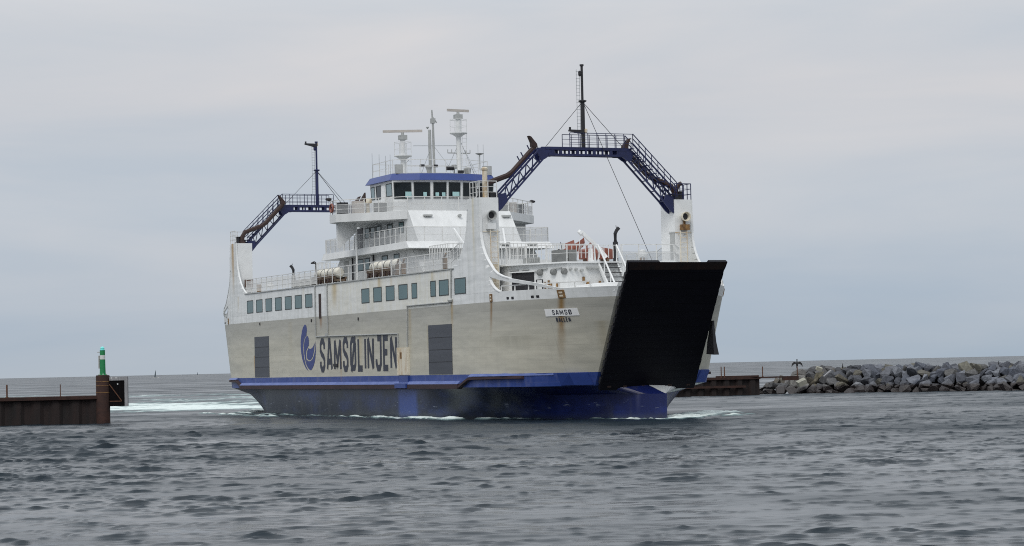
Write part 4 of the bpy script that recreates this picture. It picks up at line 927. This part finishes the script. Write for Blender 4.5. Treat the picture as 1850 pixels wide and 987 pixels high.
# ---- forecastle house (mirrored aft)
fh = [(-3.2, 5.6), (.6, 5.6), (4.2, 3.55)]
for T in (TS, TR):
    bowend = T is TS
    b = MB(T); b.prism([(-6.0, 5.6), (.55, 5.6), (4.2, 3.5), (4.2, -3.5), (.55, -5.6), (-6.0, -5.6)], 6.3, 8.95); b.build('forecastle_house', 'house', ferry)
    b = MB(T); b.prism([(-4.6, 5.86), (.75, 5.86), (4.32, 3.6), (4.32, -3.6), (.75, -5.86), (-4.6, -5.86)], 8.951, 9.04); b.build('forecastle_deck', 'white', ferry)
    b = MB(T); b.prism([(-4, 6.7), (1, 6.45), (5, 5.2), (9.3, 2.9), (9.3, -2.9), (5, -5.2), (1, -6.45), (-4, -6.7)], 6.25, 6.32); b.build('mooring_deck', 'midgrey', ferry)
    # openings and fittings on the curved side wall: along (.55,5.6)->(4.2,3.5)
    d0 = Vector((.55, 5.6, 0)); d1 = Vector((4.2, 3.5, 0)); dn = Vector((d1 - d0).yxz); dn = Vector((2.1, 3.65, 0)).normalized()
    for sg in (1, -1):
        def wp_(f, z, d): p = d0.lerp(d1, f) + dn * d; return (p.x, sg * p.y, z)
        def wbox(b, f0, f1, z0, z1, da, db):
            k = [wp_(f0, z0, da), wp_(f1, z0, da), wp_(f1, z0, db), wp_(f0, z0, db), wp_(f0, z1, da), wp_(f1, z1, da), wp_(f1, z1, db), wp_(f0, z1, db)]
            b.add(k, [(0, 3, 2, 1), (4, 5, 6, 7), (0, 1, 5, 4), (1, 2, 6, 5), (2, 3, 7, 6), (3, 0, 4, 7)])
        b = MB(T); wbox(b, .06, .44, 7.2, 8.52, -.05, .02); op = b.build('deck_opening', 'black', ferry)
        b = MB(T); wbox(b, .03, .47, 8.53, 8.6, -.05, .14); b.build('opening_hood', 'house', op)
        b = MB(T)
        for f in (.08, .62, .86): wbox(b, f - .05, f + .05, 8.66, 8.73, 0, .12)
        for f in (.12, .3): wbox(b, f - .06, f + .06, 8.66, 8.72, 0, .1)
        b.build('wall_light', 'midgrey', ferry, split=True)
        b = MB(T)
        for f in (.52, .75, .93):
            p = wp_(f, 8.48, .02); b.lathe((p[0], p[1], p[2] - .0), [(.14, 0), (.19, .06), (.19, .24), (.12, .3)], 10, 'x')
        b.build('hose_reel', 'grey', ferry, split=True)
        b = MB(T)
        for f, z0, z1 in ((.62, 7.5, 7.9), (.68, 7.5, 8.0), (.72, 7.5, 7.85), (.82, 7.4, 7.8)): wbox(b, f, f + .02, z0, z1, 0, .1)
        b.build('pipe_stub', 'rust', ferry, split=True)
        b = MB(T); p0, p1 = wp_(.52, 7.2, .25), wp_(.62, 7.2, .25)
        b.tube([p0, (p0[0], p0[1], 8.05), (p1[0], p1[1], 8.05), p1], .045, 5); b.build('pipe_hoop', 'black', ferry)
    b = MB(T)
    b.box((4.2, 2.3, 8.62), (4.42, 1.45, 8.74)); b.box((4.2, -2.6, 8.6), (4.42, -2.1, 8.7)); b.lathe((4.2, 3.0, 8.58), [(.06, 0), (.1, .1), (.08, .25)], 8, 'x'); b.lathe((4.2, 2.65, 8.52), [(.06, 0), (.1, .1), (.1, .28)], 8, 'x'); b.lathe((4.2, 3.35, 8.6), [(.06, 0), (.1, .1), (.08, .25)], 8, 'x')
    b.build('deck_lamp', 'midgrey', ferry, split=True)
    b = MB(T); b.box((4.2, 2.0, 7.55), (4.25, 1.9, 7.75)); b.box((4.2, 1.5, 7.6), (4.3, 1.38, 7.9)); b.box((4.2, 2.55, 7.9), (4.28, 2.42, 8.15)); b.build('wall_fitting', 'rust', ferry, split=True)
    b = MB(T); b.bar((4.8, 2.55, 6.3), (4.8, 2.55, 7.75), .06); b.lathe((4.8, 2.5, 7.72), [(.12, 0), (.16, .08), (.1, .2), (.04, .3)], 8, 'x'); b.build('fire_monitor', 'rust', ferry)
    # rail round the forecastle deck
    rail_part([(.7, 5.75, 9.04), (4.22, 3.52, 9.04), (4.22, 1.75, 9.04)], T, 1.0, 2, 1.2)
    rail_part([(4.22, .0, 9.04), (4.22, -3.52, 9.04), (.7, -5.75, 9.04)], T, 1.0, 2, 1.1, net=(.05, .6))
    rail_part([(-2.0, 4.9, 9.04), (1.6, 4.9, 9.04)], T, 1.0, 1, .22, r=.022)
    b = MB(T)
    rail(b, [(3.2, 3.3, 9.3), (3.2, -.6, 9.3)], .75, 1, .3, .025); b.build('barred_rail', 'rail', ferry)
    b = MB(T); b.box((2.2, 3.55, 9.05), (3.3, 3.1, 9.78)); lk = b.build('deck_locker', 'grey', ferry, split=True); b = MB(T); b.box((2.2, 2.95, 9.05), (3.3, 2.45, 9.78)); b.build('deck_locker', 'grey', ferry, split=True)
    b = MB(T); b.box((1.2, 4.95, 9.05), (2.2, 4.3, 9.38))
    for i in range(6): b.box((2.19, 4.93 - i * .11, 9.08), (2.24, 4.88 - i * .11, 9.34))
    b.build('louvre_vent', 'midgrey', ferry)
    # stairs down to the mooring deck
    b = MB(T)
    for i in range(9):
        f = i / 9; b.box((4.25 + f * 1.9, 1.43, 8.95 - f * 2.5), (4.55 + f * 1.9, .33, 8.91 - f * 2.5))
    st = b.build('stair_tread', 'black', ferry)
    b = MB(T)
    for v in (1.48, .28):
        b.loft([[(4.2, v - .05, 8.75), (4.2, v + .05, 8.75), (4.2, v + .05, 9.03), (4.2, v - .05, 9.03)], [(6.35, v - .05, 6.25), (6.35, v + .05, 6.25), (6.6, v + .05, 6.4), (6.6, v - .05, 6.4)]])
        b.tube([(4.2, v, 9.0), (4.2, v, 10.0), (6.5, v, 7.4), (6.5, v, 6.4)], .055, 6)
        for f in (.33, .66): b.bar((4.2 + 2.3 * f, v, 9.0 - 2.6 * f), (4.2 + 2.3 * f, v, 10.0 - 2.6 * f), .035)
    b.build('stair_handrail', 'white', st, split=True)
    b = MB(T); b.lathe((5.6, -.6, 6.3), [(.35, 0), (.35, .15), (.2, .25), (.2, .8), (.34, .9), (.34, 1.15)], 10); b.box((5.2, -.1, 6.3), (6.0, .5, 6.85)); b.build('mooring_winch', 'rustdk', ferry)
    b = MB(T); b.tube([(-1.0, -2.3, 9.04), (-1.0, -2.3, 10.5)], .16, 10); b.tube([(-1.0, -2.3, 10.45), (-1.0, -2.3, 11.0), (-.95, -2.38, 11.2), (-.9, -2.52, 11.36)], .115, 8); b.bar((-1, -2.4, 11.3), (-1, -2.36, 11.5), .02); b.build('galley_flue', 'black', ferry, True)
    b = MB(T); rail(b, [hp(2.1, 7.4, -.1), hp(4.6, 7.4, -.1), hp(6.8, 7.4, -.1), hp(8.6, 7.4, -.1)], .32, 1, 1.3, .04); b.build('bulwark_rail', 'rail', ferry)
    b = MB(T); rail(b, [hp(2.1, 7.4, -.1)[:1] + (-hp(2.1, 7.4, -.1)[1], 7.4), (4.6, -hv(4.6, 7.4) + .1, 7.4), (6.8, -hv(6.8, 7.4) + .1, 7.4), (8.6, -hv(8.6, 7.4) + .1, 7.4)], .32, 1, 1.3, .04); b.build('bulwark_rail', 'rail', ferry)
    for sg in (1, -1):   # sloping cover plate next to the ramp
        b = MB(T); q = [(6.7, sg * (hv(6.7, 7.4) - .02), 7.41), (9.85, sg * 3.3, 7.2), (9.9, sg * 3.1, 7.62), (7.2, sg * 3.2, 7.66)]
        b.loft([q, [(u - .05, v, z - .12) for u, v, z in q]]); b.build('bow_cover_plate', 'white', ferry)
    b = MB(T); b.lathe((-1.3, -4.3, 9.04), [(.05, 0), (.05, .55), (.3, .6), (.34, .72), (.2, .85), (.22, .95), (.05, 1.0)], 10); b.build('mushroom_vent', 'white', ferry, True)
for T in (TS, TP):
    b = MB(T)
    b.box((-34.8, 6.3, 9.07), (-34.0, 6.95, 9.62)); b.box((-32.7, 6.3, 9.07), (-31.7, 6.95, 9.62)); b.build('deck_locker', 'midgrey', ferry, split=True)
    b = MB(T); b.box((-46.62, 6.1, 9.6), (-46.3, 6.7, 10.2)); b.build('vent_box', 'rustdk', ferry)
    b = MB(T); b.box((-45.0, 6.0, 9.07), (-44.6, 6.3, 9.75)); b.build('fire_hydrant', 'rust', ferry, split=True)
    b = MB(T); b.bar((-29.3, 7.0, 9.07), (-29.3, 7.0, 10.55), .04); b.tube([(-29.3, 7.0, 10.5), (-29.35, 7.0, 10.68), (-29.6, 7.0, 10.74), (-29.9, 7.0, 10.72)], .04, 6); b.lathe((-29.9, 7.0, 10.6), [(.16, 0), (.17, .06), (.06, .14)], 8); b.build('deck_light_post', 'black', ferry)
    b = MB(T)
    for u in (-6.3, -13.2, -14.2): b.box((u, 6.7, 9.07), (u + .22, 6.95, 9.8)); b.bar((u + .1, 6.85, 9.8), (u + .35, 6.85, 10.05), .06)
    b.build('fire_hydrant', 'rust', ferry, split=True)

# ------------------------------------------------------------------ things carried on the ferry
def on_ship(name, u, v, z, label, cat, group=None, turn=0.0):
    e = empty(name, world(u, v, z), TH + turn); return tag(e, label, cat, group)
def life_raft():
    e = empty('life_raft', (0, 0, 0)); L_ = 2.2
    b = MB(); b.lathe((-L_ / 2, 0, .72), [(.05, 0), (.26, .04), (.36, .16), (.38, .3), (.38, L_ * .5 - .04), (.41, L_ * .5 - .03), (.41, L_ * .5 + .03), (.38, L_ * .5 + .04), (.38, L_ - .3), (.36, L_ - .16), (.26, L_ - .04), (.05, L_)], 16, 'x'); b.build('canister', 'raft', e, True)
    b = MB()
    for x in (-.55, .55): b.lathe((x - .03, 0, .72), [(.395, 0), (.395, .06)], 16, 'x')
    b.build('strap', 'black', e, split=True)
    b = MB()
    for y in (-.42, .42): b.box((-1.1, y - .05, .30), (1.1, y + .05, .44))
    for x in (-.9, -.3, .3, .9): b.box((x - .07, -.4, .14), (x + .07, .4, .30)); b.bar((x - .25, -.42, 0), (x, -.42, .4), .05); b.bar((x, .42, 0), (x, .42, .4), .05)
    b.box((-1.05, -.52, .36), (1.05, -.47, .6))
    b.build('cradle', 'cradle', e)
    b = MB()
    for x in (-.7, 0, .7): b.lathe((x, -.56, .2), [(.13, 0), (.15, .02), (.15, .16), (.13, .18)], 8, 'y')
    b.build('roller', 'brown', e, split=True)
    return e
lr = life_raft()
for i, (u, v, lab) in enumerate(((-29.2, 6.5, 'white life raft canister furthest aft on the long brown deck cradle by the lamp post'), (-26.75, 6.5, 'white life raft canister second from the lamp post, just ahead of the aftmost canister'),
                       (-18.2, 6.5, 'white life raft canister in the forward cradle, below the lower house windows'), (-15.9, 6.5, 'white life raft canister at the forward end of its cradle, beside the rusty hydrants'))):
    o = lr if i == 0 else copy_tree(lr)
    o.location = world(u, v, 9.07); o.rotation_euler = (0, 0, TH); tag(o, lab, 'life raft', 'life rafts along the ferry deck')
# rescue boat tilted on its davit
rb = on_ship('rescue_boat', -1.6, .3, 9.8, 'orange rescue boat hung nose up in a white davit on the forward deck', 'boat', turn=R(62))
b = MB(); rings = []
for x, w, kz, tz in ((-1.9, .55, .15, .72), (-1.2, .8, .02, .74), (0, .88, 0, .78), (1.0, .76, .05, .86), (1.7, .38, .28, 1.0), (2.05, .05, .6, 1.1)):
    rings.append([(x, 0, kz), (x, -w * .7, kz + .15), (x, -w, kz + .42), (x, -w, tz), (x, -w * .6, tz + .02), (x, w * .6, tz + .02), (x, w, tz), (x, w, kz + .42), (x, w * .7, kz + .15)])
b.loft(rings); hb = b.build('boat_hull', 'orange', rb, True)
b = MB(); b.loft([[(x, y, z) for y, z in ((-.5, .78), (.5, .78), (.42, 1.25), (-.42, 1.25))] for x in (-.9, .5)]); b.build('canopy', 'orange', rb)
b = MB(); b.bar((-1.5, 0, .7), (-1.5, 0, 1.6), .06); b.box((-2.1, -.2, .1), (-1.85, .2, 1.0)); b.build('outboard', 'black', rb)
rb.scale = (.40, .58, .62)
for ch in [o for o in bpy.data.objects if o.parent == rb]: ch.rotation_euler = (0, R(-14), 0)
dv = on_ship('boat_davit', -.7, -.35, 9.04, 'white slewing davit with a slanting arm over the orange rescue boat', 'davit', turn=R(80))
b = MB(); b.lathe((0, -.55, 0), [(.3, 0), (.26, .2), (.22, 1.0)], 10); b.build('pedestal', 'white', dv)
b = MB(); b.loft([[(x0, y0 - .14, z), (x0 + .28, y0 - .14, z), (x0 + .28, y0 + .14, z), (x0, y0 + .14, z)] for x0, y0, z in ((-.15, -.55, .95), (-.15, .9, 1.55), (-.15, -.5, 2.0))][:1] + [[(-.12, -.55, .8), (.18, -.55, .8), (.18, -.25, 1.1), (-.12, -.25, 1.1)]]) if False else None
b = MB(); b.tube([(.9, -.55, .45), (.45, -.55, 1.0), (-.62, -.55, 2.0)], .15, 4); b.tube([(-.62, -.55, 2.02), (-.75, -.55, 1.9)], .18, 6); b.build('arm', 'white', dv)
b = MB(); b.bar((-.7, -.55, 1.95), (.75, -.45, .95), .025); b.bar((-.68, -.55, 1.9), (-.85, -.5, .3), .025); b.build('wire', 'white', dv)
b = MB(); b.tube([(-.35, -.75, 0), (-.35, -.75, 1.15), (-.12, -.75, 1.3), (.05, -.75, 1.15), (.05, -.75, 0)], .05, 6); b.build('hoop', 'orange', dv)
wf = on_ship('work_boat', -2.4, -1.65, 9.5, 'flat orange covered boat lying beside the black flue on the forward deck', 'boat', turn=R(90))
b = MB(); rings = []
for x, w, tz in ((-1.05, .4, .6), (-.6, .62, .7), (.4, .64, .74), (1.05, .35, .66)): rings.append([(x, -w * .6, 0), (x, -w, .35), (x, -w * .9, tz - .08), (x, 0, tz), (x, w * .9, tz - .08), (x, w, .35), (x, w * .6, 0)])
b.loft(rings); b.build('boat_cover', 'orange', wf, True)
b = MB()
for x in (-.6, .6): b.box((x - .06, -.5, -.46), (x + .06, .5, .02))
b.build('chock', 'cradle', wf, split=True)
lb = on_ship('lifebuoy', -24.5, 7.44, 14.15, 'orange lifebuoy hung on the bridge wing rail beside a black console', 'lifebuoy')
bm_ = MB(); rings = []
for i in range(15):
    a = math.tau * i / 14; rings.append([((.27 + .07 * math.cos(q)) * math.cos(a), -.05 + .07 * math.sin(q), (.27 + .07 * math.cos(q)) * math.sin(a)) for q in [math.tau * j / 6 for j in range(6)]])
bm_.loft(rings, False); bm_.build('ring', 'orange', lb, True)

# ------------------------------------------------------------------ left jetty, beacon, fender frame
def sheet_pile(name, A, B_, z0, z1, label, wave=.16, per=1.25, cat='jetty', capw=.35, depth=3.0):
    A, B_ = Vector((*A, 0)), Vector((*B_, 0)); d = (B_ - A); Ln = d.length; d.normalize(); n = Vector((d.y, -d.x, 0))
    root = empty(name, A); tag(root, label, cat)
    def P(s, o, z): p = d * s + n * o; return (p.x, p.y, z)
    b = MB(); line = []; s = 0
    while s < Ln:
        for f, o in ((0, 0), (.32, 0), (.5, wave), (.82, wave)):
            if s + f * per <= Ln: line.append((s + f * per, o))
        s += per
    line.append((Ln, 0)); line = [(s_, o) for s_, o in line]
    fr = [P(s_, o, z0) for s_, o in line] + [P(Ln, -depth, z0), P(0, -depth, z0)]
    b.loft([fr, [(x, y, z1) for x, y, z in fr]]); b.build('sheet_pile_wall', 'pile', root)
    b = MB(); k = [P(-.02, -depth - .05, z1), P(Ln + .02, -depth - .05, z1), P(Ln + .02, capw, z1), P(-.02, capw, z1)]
    b.loft([[(x, y, z1 - .12) for x, y, z in k], [(x, y, z1 + .1) for x, y, z in k]]); b.build('capping_beam', 'pilecap', root)
    return root, P, Ln
jl, JP, JL = sheet_pile('sheet_pile_jetty', (-52, 149.8), (-27.13, 154.0), -1.5, 1.62, 'rusty brown sheet pile jetty on the left with a taller round corner pile')
b = MB(); c = JP(JL - .1, .1, 0); b.lathe((c[0], c[1], -1.5), [(.46, 0), (.46, 4.5), (.43, 4.56), (.2, 4.58)], 20); cp = b.build('corner_pile', 'pilecap', jl, True)
b = MB()
for z in (1.9, 2.35, 2.62): b.lathe((c[0], c[1], z), [(.47, 0), (.475, .02), (.47, .04)], 20)
b.build('weld_band', 'rust', cp)
cw = jl.location + Vector(c)
bc = empty('harbour_beacon', (cw.x, cw.y, 3.06)); tag(bc, 'green harbour beacon with a white band on the round rusty corner pile', 'beacon')
b = MB(); b.lathe((0, 0, 0), [(.3, 0), (.3, .04), (.2, .07), (.19, .5), (.18, 1.05)], 14); b.lathe((0, 0, 1.33), [(.175, 0), (.17, .32)], 14); bt = b.build('body', 'green', bc, True)
b = MB(); b.lathe((0, 0, 1.05), [(.182, 0), (.178, .28)], 14); b.build('white_band', 'bwhite', bt)
b = MB(); b.lathe((0, 0, 1.65), [(.19, 0), (.19, .03), (.13, .04), (.14, .15), (.09, .22), (.03, .25)], 12); b.build('lantern', 'lens', bc, True)
b = MB(); b.box((-.27, -.08, .45), (-.19, .08, 1.3)); b.box((-.34, -.03, 1.5), (-.16, .03, 1.55)); b.build('equipment_box', 'midgrey', bc)
b = MB()
for a in range(6): b.lathe((.25 * math.cos(a), .25 * math.sin(a), .04), [(.04, 0), (.04, .06)], 6)
b.build('foot_bolt', 'bwhite', bc, split=True)
def post(x, y, z, h, label, r=.05, group='thin rusty posts on the jetties'):
    b = MB(); b.tube([(0, 0, 0), (0, 0, h)], r, 6); b.lathe((0, 0, 0), [(r * 2, 0), (r * 2, .04)], 6); o = b.build('mooring_post', 'rustdk', None); o.location = (x, y, z); tag(o, label, 'post', group); return o
q0 = jl.location + Vector(JP(18.9, -.1, 0)); post(q0.x, q0.y, 1.72, .85, 'thick short rusty post near the left edge of the photo, on the left jetty', .055)
q0 = jl.location + Vector(JP(22.35, -.1, 0)); post(q0.x, q0.y, 1.72, .8, 'thin rusty post on the left jetty between the thick post and the round pile', .03)
fd = empty('fender_frame', (cw.x + .47, cw.y - .05, 1.0)); tag(fd, 'dark tarred fender frame with a pale end plank, fixed to the round corner pile', 'fender frame')
b = MB(); b.box((0, -.1, .05), (1.0, .06, 1.7)); b.build('backing', 'tar', fd)
b = MB(); b.box((.0, -.2, 1.7), (1.02, .1, 1.92)); b.build('top_beam', 'wood', fd)
b = MB()
for i in range(5): b.box((.0 + i * .2, -.15, -.0), (.195 + i * .2, -.101, 1.68))
b.build('fender_timber', 'tar', fd)
b = MB(); b.box((1.0, -.22, -.02), (1.2, .12, 1.94)); b.build('end_plank', 'wood', fd)
b = MB(); b.bar((0, -.19, 1.45), (.8, -.19, .35), .04); b.box((0, -.17, .3), (.8, -.151, .36)); b.build('diagonal_brace', 'rustdk', fd)
b = MB(); b.box((.5, -.17, 1.42), (.58, -.151, 1.5)); b.box((.1, -.22, 1.83), (.2, -.2, 1.9)); b.box((.4, -.22, 1.83), (.5, -.2, 1.9)); b.build('bolt_plate', 'bwhite', fd, split=True)

# ------------------------------------------------------------------ right jetty, beam, breakwater
jr, RP, RL = sheet_pile('sheet_pile_jetty', (14.0, 216.0), (22.9, 217.6), -1.5, 1.5, 'low dark rusty sheet pile jetty on the right, between the ferry bow and the boulders', wave=.25)
b = MB(); k0 = RP(3.2, .42, 0); k1 = RP(7.6, .42, 0)
b.loft([[(*RP(s, .3, 0)[:2], .62), (*RP(s, .5, 0)[:2], .62), (*RP(s, .5, 0)[:2], .82), (*RP(s, .3, 0)[:2], .82)] for s in (1.0, 7.6)]); b.box(RP(4.9, -.2, 1.6), RP(8.9, .3, 1.74)); b.build('waling_beam', 'pilecap', jr)
for s, h, r, lab in ((5.35, 1.0, .05, 'left one of the pair of close set posts on the right jetty'), (5.66, 1.0, .05, 'right one of the pair of close set posts on the right jetty')):
    q0 = jr.location + Vector(RP(s, .1, 0)); post(q0.x, q0.y, 1.6, h, lab, r)
gb = empty('walkway_beam', (22.9, 217.7, 1.45)); tag(gb, 'thin rusty walkway beam bridging the gap from the right jetty to the boulders', 'beam')
b = MB(); b.box((0, 0, 0), (3.7, .5, .14)); b.box((2.2, -.02, -.25), (3.7, .52, 0)); b.build('beam', 'pilecap', gb)
post(23.25, 217.9, 1.59, .95, 'single thin post standing on the rusty walkway beam', .045)
pp = post(26.5, 217.9, 1.3, 1.15, 'rusty post at the boulder end of the walkway beam, with a dark bird on top', .05)
def bird(name, loc, spread, label, s=1.0, rz=0.0):
    e = empty(name, loc, rz); tag(e, label, 'bird')
    b = MB(); b.lathe((0, 0, .06), [(.02, -.02), (.09, .08), (.11, .22), (.08, .36), (.045, .44), (.04, .54), (.065, .58), (.06, .64), (.02, .68)], 8); b.tube([(.02, -.05, .66), (0, -.2, .64)], .02, 5); bd = b.build('body', 'bird', e, True)
    if spread:
        b = MB()
        for sg in (1, -1):
            pr = [[(sg * .05, -.03, .42), (sg * .05, .03, .42), (sg * .05, .03, .3), (sg * .05, -.03, .3)], [(sg * .28, -.02, .5), (sg * .28, .03, .5), (sg * .28, .03, .26), (sg * .28, -.02, .26)], [(sg * .46, -.01, .34), (sg * .46, .03, .34), (sg * .46, .03, .1), (sg * .46, -.01, .1)], [(sg * .52, -.01, .1), (sg * .52, .02, .1), (sg * .5, .02, -.02), (sg * .5, -.01, -.02)]]
            b.loft(pr)
        b.build('wing', 'bird', bd, split=True)
    b = MB(); b.loft([[(-.05, .04, .12), (.05, .04, .12), (.05, .07, .16), (-.05, .07, .16)], [(-.06, .22, -.06), (.06, .22, -.06), (.06, .24, -.04), (-.06, .24, -.04)]]); b.build('tail', 'bird', bd)
    e.scale = (s, s, s); return e
bird('seabird', (26.5, 217.9, 2.42), True, 'dark bird holding its wings open on the rusty post by the walkway beam')
# boulders
rng = random.Random(11)
def rock_mesh(seed, angular=1.0):
    r = random.Random(seed); pts = []
    sx, sy, sz = r.uniform(.8, 1.25), r.uniform(.7, 1.0), r.uniform(.55, .85)
    for i in range(r.randint(13, 20)):
        v = Vector((r.gauss(0, 1), r.gauss(0, 1), r.gauss(0, 1))).normalized() * r.uniform(.86, 1.08)
        m_ = max(abs(v.x), abs(v.y), abs(v.z)); v = v.lerp(v / m_ * .85, .5 * angular)
        pts.append((v.x * sx, v.y * sy, v.z * sz))
    bm = bmesh.new()
    for p in pts: bm.verts.new(p)
    bmesh.ops.convex_hull(bm, input=bm.verts)
    bmesh.ops.delete(bm, geom=[v for v in bm.verts if not v.link_faces], context='VERTS')
    bmesh.ops.dissolve_limit(bm, angle_limit=R(14), verts=bm.verts, edges=bm.edges)
    bmesh.ops.bevel(bm, geom=list(bm.edges), offset=.02, segments=1, affect='EDGES')
    bmesh.ops.triangulate(bm, faces=bm.faces)
    bmesh.ops.subdivide_edges(bm, edges=bm.edges, cuts=1, use_grid_fill=True)
    for v in bm.verts: v.co += v.normal * r.uniform(-.022, .022)
    me = bpy.data.meshes.new('boulder'); bm.to_mesh(me); bm.free(); me.materials.append(M['rock']); return me
meshes = [rock_mesh(s) for s in range(22)]
BA, BB = Vector((25.2, 222.6)), Vector((52.0, 205.5)); bdir = (BB - BA).normalized(); bn = Vector((-bdir.y, bdir.x))   # bn points away from the camera
if bn.y < 0: bn = -bn
Lb = (BB - BA).length; count = 0
GREY = 'rough grey boulder piled in the breakwater on the right'
for row, (off_, z) in enumerate(((-.3, .02), (.35, .42), (1.0, .98), (1.75, 1.45), (2.5, 1.82), (3.35, 1.98), (4.3, 1.95))):
    s = rng.uniform(0, .5) + max(0, (row - .5) * .36) - (.9 if row < 2 else 0)
    while s < Lb:
        sc_r = rng.choice((rng.uniform(.42, .6), rng.uniform(.55, .8), rng.uniform(.7, .92)))
        p = BA + bdir * s + bn * (off_ + rng.uniform(-.2, .2))
        o = bpy.data.objects.new('boulder', meshes[rng.randrange(len(meshes))]); COL.objects.link(o)
        zj = z + rng.uniform(-.14, .14) + (.12 if rng.random() < .15 else 0) - (.45 * (sc_r - .6) if row > 3 else 0) 
        o.location = (p.x, p.y, zj); o.rotation_euler = (rng.uniform(-.7, .7), rng.uniform(-.7, .7), rng.uniform(0, 6.28)); k = sc_r
        o.scale = (k * rng.uniform(.9, 1.15), k * rng.uniform(.9, 1.1), k * rng.uniform(.85, 1.15))
        tag(o, GREY, 'boulder', 'boulders of the breakwater'); count += 1
        s += sc_r * rng.uniform(1.25, 1.6)
b = MB(); rings = []
for s in np.linspace(-1.2, Lb, 30):
    f = min(1, max(.12, (s + 1.6) / 4.2)); p = BA + bdir * s
    rings.append([(*(p + bn * (o_ + .5)), z_ * f - .9 * (1 - f)) for o_, z_ in ((.1, -.9), (.7, .2), (1.7, 1.1), (2.8, 1.8), (3.8, 2.0), (5.2, 1.6), (7.5, -.9))])
b.loft(rings); mc = b.build('breakwater_core', 'tar', None); tag(mc, kind='structure'); mc['label'] = 'dark rubble core of the breakwater under the boulders'
for s in range(6):   # the dark foot of the mound near the jetty
    p = BA - bdir * (2.3 - s * .42) + bn * (.4 + .2 * s); o = bpy.data.objects.new('boulder', meshes[(s * 5) % 22]); COL.objects.link(o)
    o.location = (p.x, p.y, .1 + s * .19); o.scale = (.75, .7, .62); o.rotation_euler = (.3 * s, .2, 1.1 * s); tag(o, GREY, 'boulder', 'boulders of the breakwater')
def block(name, loc, dim, rot, label, m='pale'):
    b = MB(); x, y, z = dim; b.loft([[(-x, -y, -z), (x, -y, -z * .9), (x * .95, y, -z), (-x, y, -z)], [(-x * .95, -y, z), (x, -y * .95, z * .95), (x, y, z), (-x, y, z * .9)]]); o = b.build(name, m, None); o.location = loc; o.rotation_euler = rot; tag(o, label, 'block'); return o
block('stone_block', (27.1, 219.6, .95), (.42, .35, .24), (.25, -.42, .15), 'pale square cut block low on the boulders, nearest the walkway beam')
block('stone_block', (29.0, 221.4, 2.2), (.28, .22, .16), (.3, .3, .1), 'small pale block high on the boulders, above the leaning plank')
block('plank', (29.55, 219.6, 1.75), (.48, .1, .045), (.3, -.66, .1), 'pale plank leaning up across the boulders under a small pale block', 'wood')
bpy.context.view_layer.update(); dg = bpy.context.evaluated_depsgraph_get()
def on_rocks(x, y):
    hit, p, *_ = SC.ray_cast(dg, (x, y, 8), (0, 0, -1)); return p.z if hit else 2.3
for x, y, s_, lab in ((31.4, 222.4, .62, 'dark bird standing on top of a boulder at the middle of the breakwater'), (44.6, 214.2, .5, 'small dark bird at the top of the boulders near the right edge')):
    bird('seabird', (x, y, on_rocks(x, y) - .03), False, lab, s_)

# ------------------------------------------------------------------ far sails
def sailboat(x, y, h, label):
    e = empty('sailing_boat', (x, y, WATER_Z)); tag(e, label, 'sailing boat'); k = h / 12
    b = MB(); b.loft([[(px * k, -w * k, z * k), (px * k, w * k, z * k), (px * k, w * .6 * k, -.3 * k), (px * k, -w * .6 * k, -.3 * k)] for px, w, z in ((-4.5, 1.0, 1.0), (0, 1.5, 1.0), (4.8, .1, 1.3))]); b.build('boat_hull', 'bwhite', e)
    b = MB(); b.tube([(0, 0, 0), (0, 0, 12.4 * k)], .09 * k, 6); b.build('mast', 'midgrey', e)
    b = MB(); b.loft([[(-.1 * k, -.03, 1.6 * k), (-2.6 * k, .2, 1.7 * k), (-2.6 * k, .3, 1.7 * k), (-.1 * k, .07, 1.6 * k)], [(-.1 * k, -.02, 7 * k), (-1.5 * k, .3, 7 * k), (-1.5 * k, .4, 7 * k), (-.1 * k, .06, 7 * k)], [(-.05 * k, -.01, 12 * k), (-.15 * k, 0, 12 * k), (-.15 * k, .05, 12 * k), (-.05 * k, .05, 12 * k)]]); b.build('mainsail', 'sail', e)
    return e
sailboat(-385, 2500, 8.6, 'dark sailed yacht on the horizon right of the green beacon')
sailboat(-748, 5500, 8.5, 'tiny pale yacht far off on the horizon beside the ferry stern')
